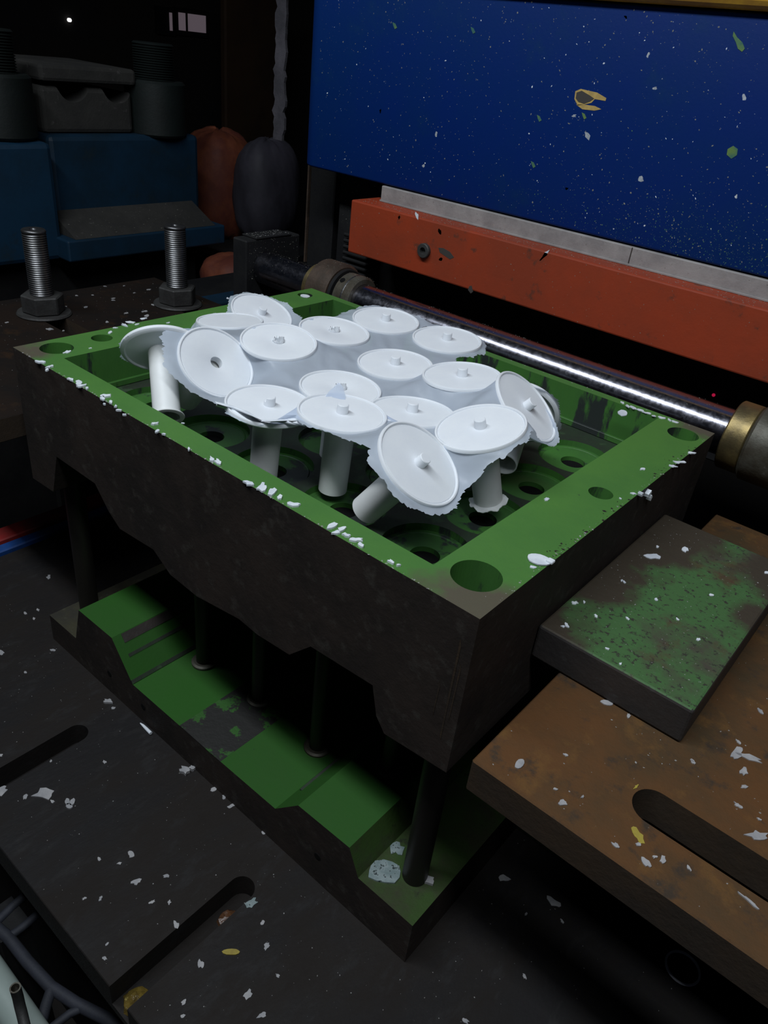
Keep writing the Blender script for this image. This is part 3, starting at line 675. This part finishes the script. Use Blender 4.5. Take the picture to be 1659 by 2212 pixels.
wr = np.sin(uv[:, 0] * 160 + 3 * np.sin(uv[:, 1] * 60)) * np.sin(uv[:, 1] * 120 + 2 * np.sin(uv[:, 0] * 50)) * .0009
def field(uv):
    u, v = uv[:, 0], uv[:, 1]
    jag = .0014 * np.sin(u * 150 + 2 * np.sin(v * 90)) + .0012 * np.sin(v * 210 + 1.3 * np.sin(u * 160)) + .0006 * np.sin(u * 700 + v * 500) + .0006 * np.sin(v * 820 - u * 300)
    F = np.full(len(uv), -9.); dm = np.full(len(uv), 9.)
    for c_ in cells:
        d = np.hypot(u - c_[0] * PX, v - c_[1] * PY); dm = np.minimum(dm, d)
        F = np.maximum(F, MARG.get(c_, .0475) + jag - d)
    def rect(x0, x1, y0, y1): return np.minimum(np.minimum(u - x0, x1 - u), np.minimum(v - y0, y1 - v)) + jag * .5
    for i in range(4):
        for j in range(3):
            miss = [q for q in ((i, j), (i + 1, j), (i + 1, j + 1), (i, j + 1)) if q not in cset]
            if len(miss) > 1: continue
            r_ = np.minimum(np.minimum(u - i * PX, (i + 1) * PX - u), np.minimum(v - j * PY, (j + 1) * PY - v)) + .004
            if miss: r_ = np.minimum(r_, np.hypot(u - miss[0][0] * PX, v - miss[0][1] * PY) - .058 + jag)
            if (i, j) == (0, 0): r_ = np.minimum(r_, (u + v) - .078)
            F = np.maximum(F, r_)
    for (i, j) in cset:
        if (i + 1, j) in cset: F = np.maximum(F, np.minimum(rect(i * PX, (i + 1) * PX, -9, 9), (.038 if (i, j) != (0, 0) else .020) + jag - np.abs(v - j * PY - (0 if (i, j) != (0, 0) else .006))))
        if (i, j + 1) in cset: F = np.maximum(F, np.minimum(rect(-9, 9, j * PY, (j + 1) * PY), .038 + jag - np.abs(u - i * PX)))
    F = np.minimum(F, np.hypot(u - 1.62 * PX, v - 2.42 * PY) - .0022 - jag * .3)
    F = np.minimum(F, np.hypot((u - 1.56 * PX), (v - 3.18 * PY)) - .011 - jag)
    return np.minimum(F, dm - .0386), dm
cells = [f[4] for f in frames]; cset = set(cells)
MARG = {(0, 0): .0415, (4, 2): .057, (4, 0): .049, (1, 0): .052, (0, 2): .049, (3, 0): .0440, (2, 0): .0435, (4, 3): .044, (1, 3): .050}
F0, dmin = field(uv); g_e = 1e-4
GF = np.stack([(field(uv + [g_e, 0])[0] - field(uv - [g_e, 0])[0]) / (2 * g_e), (field(uv + [0, g_e])[0] - field(uv - [0, g_e])[0]) / (2 * g_e)], 1)
uvm = uv.copy(); ln = np.maximum((GF ** 2).sum(1), .3)
mv = (F0 < st * .45) & (F0 > -st * 1.1)
uvm[mv] -= GF[mv] * (F0[mv] / ln[mv])[:, None].clip(-st * 1.2, st * 1.2)
P3 = film_eval(uvm); keep = F0 > -st * .75
wr = np.sin(uv[:, 0] * 160 + 3 * np.sin(uv[:, 1] * 60)) * np.sin(uv[:, 1] * 120 + 2 * np.sin(uv[:, 0] * 50)) * .0011
P3[:, 2] += wr * np.clip((dmin - .040) / .008, 0, 1)
nu, nv = len(us), len(vs); KP = keep.reshape(nu, nv)
bm = bmesh.new(); vid = {}
def gv(i, j):
    if (i, j) not in vid: vid[(i, j)] = bm.verts.new(P3[i * nv + j])
    return vid[(i, j)]
for i in range(nu - 1):
    for j in range(nv - 1):
        if KP[i, j] and KP[i + 1, j] and KP[i + 1, j + 1] and KP[i, j + 1]: bm.faces.new((gv(i, j), gv(i + 1, j), gv(i + 1, j + 1), gv(i, j + 1)))
fw = empty('film_web', (.3, .2, .03), 'frosted translucent plastic film joining the white spools, torn at its edges', 'film')
film = obj('film_sheet', bm, 'film', fw, smooth=180)
film.data.shade_smooth()
# flap across the centre spool, crumpled strip at the front
def sheet(name, rows, par, m='film', seed=1, amp=.0012):
    bm = bmesh.new(); r = random.Random(seed); g_ = [[bm.verts.new(Vector(p) + Vector([r.uniform(-amp, amp) for _ in range(3)])) for p in row] for row in rows]
    for i in range(len(g_) - 1):
        for j in range(len(g_[0]) - 1): bm.faces.new((g_[i][j], g_[i][j + 1], g_[i + 1][j + 1], g_[i + 1][j]))
    return obj(name, bm, m, par, smooth=180)
def quadsheet(p00, p10, p01, p11, n, m_):
    p00, p10, p01, p11 = map(Vector, (p00, p10, p01, p11))
    return [[p00.lerp(p10, i / n).lerp(p01.lerp(p11, i / n), j / m_) for j in range(m_ + 1)] for i in range(n + 1)]
def atz(x, y, z): return on(x, y, 'z', z)
sheet('film_flap', quadsheet(atz(692, 868, .034), atz(730, 826, .040), atz(748, 872, .034), atz(742, 836, .0385), 5, 4), fw, seed=2, amp=.0007)
# crumpled torn strip hanging over the front rims of the two front spools
top = [(462, 868), (500, 878), (540, 893), (560, 905), (590, 907), (620, 900), (650, 897), (690, 893), (720, 905), (745, 915), (765, 922)]
bot = [(470, 876), (505, 890), (540, 901), (572, 912), (600, 915), (625, 918), (660, 922), (700, 925), (722, 926), (748, 925), (768, 926)]
rows = [[on(*q, 'z', .030 + .002 * math.sin(i * 2)) for i, q in enumerate(top)], [on((a_[0] + b2[0]) / 2, (a_[1] + b2[1]) / 2, 'z', .033 + .003 * math.cos(i * 3)) for i, (a_, b2) in enumerate(zip(top, bot))], [on(*q, 'z', .027) for q in bot]]
sheet('crumpled_edge', rows, fw, 'flake', seed=5, amp=.0012)

# ------------------------------------------------------------------ plastic flakes
def where(label, p, size):
    if label.startswith('small white plastic flake lying on'):
        if p.y > -.035: w_ = 'close to the foot of the lower die' if p.x > .12 else 'at the far left end of the plate'
        elif p.x < .14: w_ = 'left of the farther slot'
        elif p.x < .26: w_ = 'right of the farther slot'
        elif p.x < .345: w_ = 'midway between the two slots'
        elif p.x < .425: w_ = 'just left of the nearer slot'
        elif p.y > -.12: w_ = 'right of the nearer slot'
        else: w_ = 'in front, right of the nearer slot mouth'
        return ('tiny' if size < 8 else 'small' if size < 11 else 'larger') + ' white flake on the dark base plate, ' + w_
    if label.startswith('white plastic crumb stuck'):
        k = int(p.x / .1); n_ = ('at the left corner', 'near the left end', 'left of the middle', 'at the middle', 'right of the middle', 'near the front corner')[min(k, 5)]
        return ('small' if size < 12 else 'larger') + ' white crumb on the front edge of the green rim, ' + n_
    if label.startswith('small white flake on the painted'):
        n_ = 'left short side' if p.x < .056 else 'right short side' if p.x > .54 else 'back long side' if p.y > .4 else 'front long side'
        h_ = 'near half' if (p.y < .22 if n_.endswith('short side') else p.x > .3) else 'far half'
        if n_ == 'right short side' and p.y < .4: h_ = 'outer edge'
        return ('tiny' if size < 7 else 'small' if size < 12 else 'larger') + ' white flake on the ' + n_ + ' of the green rim, ' + h_
    if label.startswith('small white plastic flake on the rust'):
        n_ = 'between the slot and the front edge' if p.y < .02 else 'left of the slot end' if p.x < .722 else 'behind the slot'
        return ('tiny' if size < 9 else 'small' if size < 13 else 'larger') + ' white flake on the rust brown plate, ' + n_
    if label.startswith('small white flake on the dark brown plate'):
        n_ = 'before the left stud' if p.y < .19 else 'between the two studs' if p.y < .38 else 'beside the right stud'
        return ('tiny' if size < 7.5 else 'small' if size < 11 else 'larger') + ' white flake on the dark brown left plate, ' + n_
    if label.startswith('small white plastic flake on the worn green'):
        n_ = 'near its left edge' if p.x < .63 else 'in the middle' if p.x < .68 else 'toward the right edge'
        return ('tiny' if size < 8 else 'small') + ' white flake on the worn green slab, ' + n_
    if label.startswith('pale flake on the dark bed'):
        return ('small' if size < 12 else 'larger') + ' pale flake on the dark bed, ' + ('just right of the lower die' if p.x < .64 else 'under the rust plate' if p.y > .1 else 'in front of the rust plate shadow')
    return label
def flake(px, py, z, size, label, group, m='flake', ar=.6, seed=None, h=.0008, axis='z', nm='plastic_flake', jag=.42):
    if m == 'flake' and axis == 'z' and z < -.09: m = 'flake_grey'  # flakes on the lower surfaces take the darker grey
    p = on(px, py, axis, z); t_ = (p - CAM_LOC).length; r = size * .5 * t_ / FPX
    sd = seed if seed is not None else int(px * 7 + py); rr_ = random.Random(sd)
    if axis == 'z': bm = blob(p, X, Y, r * 1.25, r * 1.25 * ar, h, 12, jag, sd, rr_.uniform(0, 3.1))
    elif axis == 'y': bm = blob(p, X, Z, r, r * ar, -h, 9, jag, sd, rr_.uniform(0, 3.1)); 
    else: bm = blob(p, Y, Z, r, r * ar, h, 9, jag, sd, rr_.uniform(0, 3.1))
    o = obj(nm, bm, m); return tag(o, where(label, p, size), 'flake', group)
G1 = 'white flakes on the dark base plate'; L1 = 'small white plastic flake lying on the dark oily base plate'
def over_slot(x, y):
    p = on(x, y, 'z', ZB); return min(abs(p.x - .149), abs(p.x - .4355)) < .015 and p.y < -.043
for (x, y, s_) in ((283, 1848, 12), (258, 1865, 7), (295, 1906, 13), (215, 1857, 7), (360, 1893, 9), (217, 1942, 7), (183, 1941, 6), (328, 1949, 8), (366, 1950, 7), (380, 1999, 12), (428, 2009, 7), (408, 2045, 12), (434, 2083, 12),
                   (421, 2030, 8), (437, 2022, 8), (377, 2058, 7), (226, 2071, 7), (231, 2040, 6), (576, 2045, 12), (567, 1995, 8), (535, 2150, 15), (566, 2193, 13), (397, 2166, 8), (396, 2195, 7), (600, 2108, 6),
                   (461, 1706, 10), (484, 1724, 8), (499, 1742, 10), (245, 1530, 7), (116, 1405, 9), (105, 1247, 9), (4, 1410, 10), (55, 1453, 7), (569, 1800, 10), (226, 1647, 7), (110, 1645, 5), (55, 1722, 8), (113, 1732, 7), (0, 1632, 8), (82, 1318, 6), (55, 1325, 6), (73, 1337, 6)):
    if not over_slot(x, y): flake(x, y, ZB, s_, L1, G1)
flake(95, 1715, ZB, 30, 'broad split white flake on the base plate above the round cluster', None, seed=3, ar=.6, h=.0015)
flake(3, 1710, ZB, 18, 'pale flake cut by the left picture edge on the base plate', None, seed=5)
for k, (x, y) in enumerate(((146, 1734), (157, 1734), (150, 1743))): flake(x, y, ZB, 12, 'one of three rounded white flakes clustered on the base plate', 'cluster of three rounded flakes', h=.002, jag=.15)
for k, (x, y, s_) in enumerate(((400, 1668, 17), (416, 1662, 12))): flake(x, y, ZB, s_, 'crumpled white scrap at the foot of the lower die', 'two crumpled scraps by the lower die', h=.004)
flake(235, 1517, ZB, 14, 'curled white scrap near the left foot of the lower die', None, h=.003)
bm = tube([on(303, 1562, 'z', ZB + .003), on(309, 1567, 'z', ZB + .003), on(316, 1574, 'z', ZB + .003), on(326, 1584, 'z', ZB + .003)], [.0006, .0016, .002, .0022], 8)
tag(obj('plastic_sliver', bm, 'flake', smooth=60), 'rolled white sliver on the base plate beside the lower die', 'flake')
tag(flake(500, 2057, ZB, 26, 'x', None, 'tape', .35, 4, .0012, nm='yellow_scrap', jag=.1), 'small yellow scrap on the dark base plate', 'scrap')
flake(543, 1951, ZB, 20, 'clear frosted chip beside the round slot end', None, 'flake_clear')
G2 = 'white flakes on the rust brown plate'; L2 = 'small white plastic flake on the rust brown slotted plate'
for (x, y, s_) in ((1223, 1632, 9), (1496, 1647, 9), (1497, 1645, 7), (1215, 1736, 15), (1330, 1828, 12), (1395, 1864, 15), (1432, 1857, 13), (1414, 1852, 8), (1357, 1547, 10), (1607, 1700, 10), (1594, 1741, 12), (1379, 1825, 8), (1200, 1706, 7), (1640, 1771, 6), (1488, 1876, 8), (1643, 1537, 10), (1594, 1603, 8), (1258, 1722, 6)):
    flake(x, y, -.0955, s_, L2, G2)
flake(1122, 1651, -.0955, 24, 'oval white flake near the corner of the rust brown plate', None, jag=.08, ar=.5)
flake(1311, 1519, -.0955, 20, 'rounded white flake at the foot of the green slab', None, jag=.12)
flake(1592, 1628, -.0955, 34, 'long ragged white flake on the rust brown plate', None, ar=.35, seed=11); flake(1618, 1637, -.0955, 34, 'second long ragged white flake touching the first one', None, ar=.3, seed=14)
flake(1606, 1667, -.0955, 20, 'white flake just below the long ragged pair', None); flake(1636, 1806, -.0955, 30, 'white flake above the long slot at the right edge', None, ar=.5, seed=8)
tag(flake(1618, 1948, -.0955, 26, 'x', None, 'flake', .18, 2, .001, nm='plastic_sliver'), 'thin white sliver below the long slot', 'flake')
tag(flake(1378, 1806, -.0955, 26, 'x', None, 'tape', .55, 6, .0004, nm='paint_flake'), 'dull yellow paint flake below the slot end', 'flake')
tag(flake(1374, 1700, -.0955, 14, 'x', None, 'tape', .25, 9, .0006, nm='paint_flake'), 'yellow shred at the rounded slot end', 'flake')
G3 = 'white flakes on the green slab'; L3 = 'small white plastic flake on the worn green clamp slab'
for (x, y, s_) in ((1480, 1188, 14), (1242, 1303, 11), (1224, 1351, 10), (1216, 1354, 7), (1262, 1302, 7), (1420, 1182, 7), (1417, 1296, 8), (1537, 1286, 8), (1508, 1382, 9), (1287, 1331, 8), (1355, 1337, 7), (1312, 1402, 7), (1348, 1258, 7), (1656, 1238, 9), (1343, 1255, 5), (1463, 1338, 6), (1340, 1435, 6)):
    flake(x, y, -.0625, s_, L3, G3)
flake(1413, 1202, -.0625, 27, 'largest white flake on the worn green slab', None, seed=4)
G4 = 'white crumbs along the front edge of the die'; L4 = 'white plastic crumb stuck along the front edge of the green rim'
for (x, y, s_) in ((88, 784, 18), (108, 794, 14), (102, 801, 9), (154, 822, 14), (170, 829, 18), (178, 835, 16), (188, 841, 9), (228, 857, 22), (222, 862, 14), (240, 871, 12), (226, 875, 7), (250, 880, 9), (258, 888, 10), (269, 898, 8), (335, 917, 14), (340, 934, 12), (355, 940, 8), (408, 972, 9),
                   (458, 994, 18), (472, 1001, 22), (540, 1047, 26), (566, 1055, 30), (588, 1064, 24), (604, 1077, 18), (634, 1092, 24), (716, 1139, 26), (738, 1145, 22), (726, 1152, 18), (748, 1158, 16), (768, 1168, 24), (780, 1180, 18), (845, 1216, 16), (860, 1223, 9)):
    flake(x, y, .0, s_ * .9, L4, G4, h=.0016, ar=.5)
G5 = 'white flakes on the green rim'; L5 = 'small white flake on the painted green rim'
for (x, y, s_) in ((145, 761, 14), (238, 719, 12), (297, 701, 8), (250, 709, 8), (195, 753, 5), (363, 698, 7), (395, 915, 5), (1181, 1079, 12), (1388, 1014, 12), (1340, 1078, 5), (1493, 979, 14), (1454, 1008, 13), (1463, 1000, 12), (1474, 999, 14), (1368, 1067, 9),
                   (1355, 878, 10), (1368, 882, 14), (1383, 887, 14), (1398, 893, 12), (1430, 903, 14), (1446, 908, 9), (1458, 912, 12), (1412, 899, 8), (1345, 871, 9), (1152, 1226, 14), (492, 645, 7), (310, 689, 12), (283, 697, 16), (270, 703, 14)):
    flake(x, y, .0, s_, L5, G5, ar=.5)
flake(1345, 893, .0, 26, 'oval white flake over the right inner edge of the rim', None, jag=.1, ar=.6)
flake(659, 640, .0004, 17, 'round white chip in the far corner hole of the rim', None, jag=.05, ar=.9)
bm = blob(on(1164, 1210, 'z', .0006), (on(1190, 1215, 'z', 0) - on(1150, 1205, 'z', 0)).normalized(), Z.cross((on(1190, 1215, 'z', 0) - on(1150, 1205, 'z', 0)).normalized()), .0088, .0068, .0010, 16, .04)
tbx = empty('plastic_tab', on(1170, 1212, 'z', 0), 'flat white plastic tab lying on the near right edge of the rim', 'tab'); obj('tab_blade', bm, 'flake', tbx)
obj('tab_end', BOX(tuple(on(1187, 1217, 'z', 0) + Vector((-.0025, -.0025, .0006))), tuple(on(1187, 1217, 'z', 0) + Vector((.0030, .003, .0034))), .001, 2), 'flake', tbx)
for k, (x, y, s_) in enumerate(((1404, 1068, 18), (1407, 1076, 14), (1389, 1069, 14))): flake(x, y, .604, s_, 'white lump hanging on the right side edge of the die', 'white lumps on the right side of the die', axis='x', h=-.004)
flake(830, 1884, -.357, 54, 'spotted frosted flake on the lower die beside the guide pin', None, 'flake_clear', .72, 3, .0018, jag=.12)
flake(858, 1834, -.357, 22, 'small frosted flake behind the spotted one', None, 'flake_clear', .8, 5); flake(921, 1903, -.357, 26, 'white flake right of the guide pin foot', None, ar=.5, seed=3, h=.003)
G6 = 'white flakes on the left plate'; L6 = 'small white flake on the dark brown plate at left'
for (x, y, s_) in ((107, 712, 16), (185, 664, 10), (322, 626, 10), (245, 645, 9), (227, 619, 6), (290, 633, 6), (142, 663, 6), (333, 659, 12), (313, 673, 13), (318, 683, 16), (273, 677, 10), (231, 696, 9), (149, 677, 9), (40, 681, 10), (15, 697, 7), (60, 679, 6), (200, 638, 7), (92, 626, 7), (268, 618, 6), (245, 649, 7), (165, 639, 6), (137, 715, 6)):
    flake(x, y, -.0955, s_ * .75, L6, G6)
G7 = 'white flakes on the dark bed at lower right'; L7 = 'pale flake on the dark bed under the rust brown plate'
for (x, y, s_) in ((1090, 1898, 16), (1197, 1950, 20), (1133, 2110, 7), (1214, 1990, 6), (1005, 2205, 10), (1136, 1975, 5)): flake(x, y, ZB, s_, L7, G7)
for k, (x, y, s_) in enumerate(((1384, 386, 14), (1268, 293, 14), (1224, 408, 9), (822, 240, 8), (1175, 550, 0), (915, 358, 7), (942, 290, 10), (1240, 250, 9), (1590, 425, 7), (1607, 210, 10), (1352, 37, 7), (1400, 118, 8), (1415, 190, 8))):
    if s_: flake(x, y, .6, s_, 'small white flake stuck to the blue panel', 'white flakes on the blue panel', axis='y', h=.0006)
for (x, y, s_) in ((901, 466, 14), (950, 500, 11), (953, 560, 11), (813, 511, 9), (862, 470, 8)): flake(x, y, .56, s_, 'white flake stuck to the orange beam front', 'white flakes on the orange beam', axis='y', h=.0006)
tag(flake(1177, 551, .56, 34, 'x', None, 'flake', .22, 7, .001, 'y', nm='plastic_sliver'), 'curved white sliver on the orange beam', 'flake')
flake(93, 606, -.0955 + .03, 12, 'white scrap caught on the thread of the left stud', None, axis='z') if False else None
# ring and lower bed detail at lower right
rc = on(1474, 2092, 'z', ZB + .001)
tag(obj('metal_ring', lathe([(.0150, 0), (.0166, 0), (.0170, .001), (.0166, .002), (.0150, .002), (.0150, 0)], 40, Matrix.Translation(rc)), 'ring_metal'), 'thin grey metal ring lying in the dark under the rust plate', 'ring')
bb2 = tag(obj('dark_block', BOX((.775, .17, ZB + .0005), (.86, .40, ZB + .0009), .0001), 'brown_dark'), 'low dark brown pad under the metal ring', 'block')

# ------------------------------------------------------------------ fine dust and specks, far too many to count
def dust(name, n, sampler, m, label, smin, smax, par=None, seed=1, up=Z, tall=.25):
    r = random.Random(seed); bm = bmesh.new(); up = Vector(up); t1 = up.orthogonal().normalized(); t2 = up.cross(t1)
    for _ in range(n):
        p = sampler(r)
        if p is None: continue
        s_ = smin + (smax - smin) * r.random() ** 3; a = r.uniform(0, 6.28); el = r.uniform(.35, 1.5)
        u = (t1 * math.cos(a) + t2 * math.sin(a)) * s_; v = up.cross(u).normalized() * s_ * el * .6
        q = [p + u * r.uniform(.7, 1.2), p + v * r.uniform(.6, 1.2), p - u * r.uniform(.7, 1.2), p - v * r.uniform(.5, 1.2)]
        ap = bm.verts.new(p + up * s_ * tall + up * 1e-5); vv = [bm.verts.new(x_ + up * 1e-5) for x_ in q]
        for k in range(4): bm.faces.new((vv[k], vv[(k + 1) % 4], ap))
        bm.faces.new(vv[::-1])
    o = obj(name, bm, m, par); tag(o, label, 'dust' if par is None else None, kind='stuff'); return o
def uni(x0, x1, y0, y1, z, test=None):
    def f(r):
        p = Vector((r.uniform(x0, x1), r.uniform(y0, y1), z)); return p if (test is None or test(p)) else None
    return f
ons = lambda p: not ((abs(p.x - .149) < .0135 or abs(p.x - .4355) < .0135) and p.y < -.045)
dust('dust_specks', 650, uni(-.2, .75, -.19, -.001, ZB, ons), 'dust', 'fine pale specks scattered on the dark base plate', .0002, .0009, seed=2)
dust('dust_specks', 260, uni(.61, .9, -.19, .3, ZB), 'dust', 'fine pale specks on the bed under the rust plate', .0003, .0010, seed=22)
dust('dust_specks', 550, uni(.63, 1.0, -.018, .46, -.0955, lambda p: not (.018 < p.y < .051 and p.x > .72) and not (p.x < .728 and .1 < p.y < .356)), 'dust', 'fine pale specks on the rust brown plate', .0003, .0012, seed=3)
dust('dust_specks', 420, uni(.605, .722, .105, .35, -.0625), 'dust', 'fine pale specks on the worn green slab', .0002, .0010, seed=4)
dust('dust_specks', 500, uni(-.43, -.045, -.1, .475, -.0955, lambda p: not (.194 < p.y < .23 and p.x > -.39) and not (.396 < p.y < .432 and p.x > -.32)), 'dust', 'fine pale specks on the dark brown left plate', .0003, .0010, seed=5)
dust('dust_specks', 160, uni(.001, .599, .001, .444, .0, lambda p: not (.05 < p.x < .545 and .02 < p.y < .436) and all(math.hypot(p.x - x, p.y - y) > r_ + .001 for (x, y, r_) in ((.026, .0345, .0172), (.024, .0895, .0115), (.571, .0385, .0188), (.5765, .2235, .0108), (.5775, .413, .016), (.02, .412, .0105)))), 'dust', 'fine pale specks on the green rim', .0002, .0007, seed=6)
# dark scuffs are stains: thin scabs of bare metal along the rim's edges
def edge(r):
    k = r.random()
    if k < .55: return Vector((r.uniform(.02, .58), r.uniform(.0, .0018) , 0))
    if k < .8: return Vector((.6 - r.uniform(0, .004), r.uniform(.02, .44), 0))
    return Vector((r.uniform(.1, .58), .445 - r.uniform(0, .003), 0))
dust('edge_crumbs', 420, edge, 'dust', 'tiny white crumbs along the outer edges of the green rim', .0003, .0016, seed=7)
def sidescab(r): return Vector((.6 - abs(r.gauss(0, .004)), r.choice((.11, .16, .2, .3, .33, .37)) + r.gauss(0, .012), 0))
dust('bare_scuffs', 120, sidescab, 'steel_dark', 'small bare scuffs along the right edge of the rim', .0006, .0022, par=ud, seed=8, tall=.05)
def blue_s(r):
    while True:
        x = r.uniform(-.16, .75); z = r.uniform(.136, .375)
        if r.random() < .28 + .7 * max(0, (x - .15) / .5) * max(0, 1 - (z - .13) / .14): return Vector((x, .6, z))
dust('paint_flecks', 2600, blue_s, 'dust_dim', 'fine white flecks stuck all over the blue panel', .0003, .0014, seed=9, up=-Y, tall=.12)
dust('paint_flecks', 260, blue_s, 'flake', 'brighter white flecks stuck all over the blue panel', .0003, .0018, seed=19, up=-Y, tall=.12)
def blue_g(r): return Vector((min(.8, .56 + r.gauss(0, .15)), .6, .134 + abs(r.gauss(0, .035))))
dust('paint_flecks', 2200, blue_g, 'dust_green', 'yellow green flecks along the lower edge of the blue panel', .0002, .0011, seed=10, up=-Y, tall=.12)
dust('beam_specks', 320, lambda r: Vector((r.uniform(-.035, .75), .56, r.uniform(.033, .106))), 'dust_dim', 'fine pale specks on the front of the orange beam', .0002, .0010, seed=11, up=-Y)
dust('beam_dust', 1500, lambda r: Vector((r.uniform(-.035, .75), r.uniform(.5625, .596), .1085)), 'dust_dim', 'grey dust lying on top of the orange beam', .0003, .0013, seed=12)
def onrod(r):
    x = r.choice((r.uniform(-.145, -.04), r.uniform(.066, .35), r.uniform(.066, .6))); a = math.radians(r.gauss(95, 32)); 
    return Vector((x, RY + math.cos(a) * .0264, RZ + math.sin(a) * .0264))
dust('rod_specks', 650, onrod, 'dust_dim', 'grey specks sticking to the chrome bar', .0002, .0011, seed=13)
dust('block_specks', 260, lambda r: Vector((-.1495, r.uniform(.455, .565), r.uniform(-.03, .033))), 'dust_dim', 'pale specks on the black support block', .0003, .0012, seed=14, up=X)
dust('block_specks', 160, lambda r: Vector((r.uniform(-.18, -.152), r.uniform(.472, .544), .0366)), 'dust', 'pale crumbs on top of the black support block', .0003, .0015, seed=15)
def oncol(r):
    a = math.radians(r.gauss(90, 35)); k = r.random()
    if k < .5: return Vector((r.uniform(-.018, .02), RY + math.cos(a) * .0451, RZ + math.sin(a) * .0451))
    return Vector((r.uniform(.03, .062), RY + math.cos(a) * .0361, RZ + math.sin(a) * .0361))
dust('collar_specks', 260, oncol, 'dust_dim', 'pale specks on the collars of the chrome bar', .0003, .0010, seed=16)
dust('ledge_specks', 120, lambda r: (lambda t_: Vector((-1.0995 + .1035 * t_, r.uniform(.66, 1.05), -.1178 - .0465 * t_)))(r.random()), 'dust_dim', 'pale specks on the dusty ledge of the blue machine', .0008, .0035, seed=17)
dust('strip_specks', 200, lambda r: Vector((r.uniform(-.01, .75), .5970, r.uniform(.11, .13))), 'dust_dim', 'specks on the grey white strip', .0002, .0008, seed=18, up=-Y)
dust('gap_specks', 120, lambda r: Vector((r.uniform(-.148, -.05), .6545, r.uniform(.045, .125))), 'dust_dim', 'pale specks on the black cover behind the orange beam end', .0003, .0014, seed=20, up=-Y)
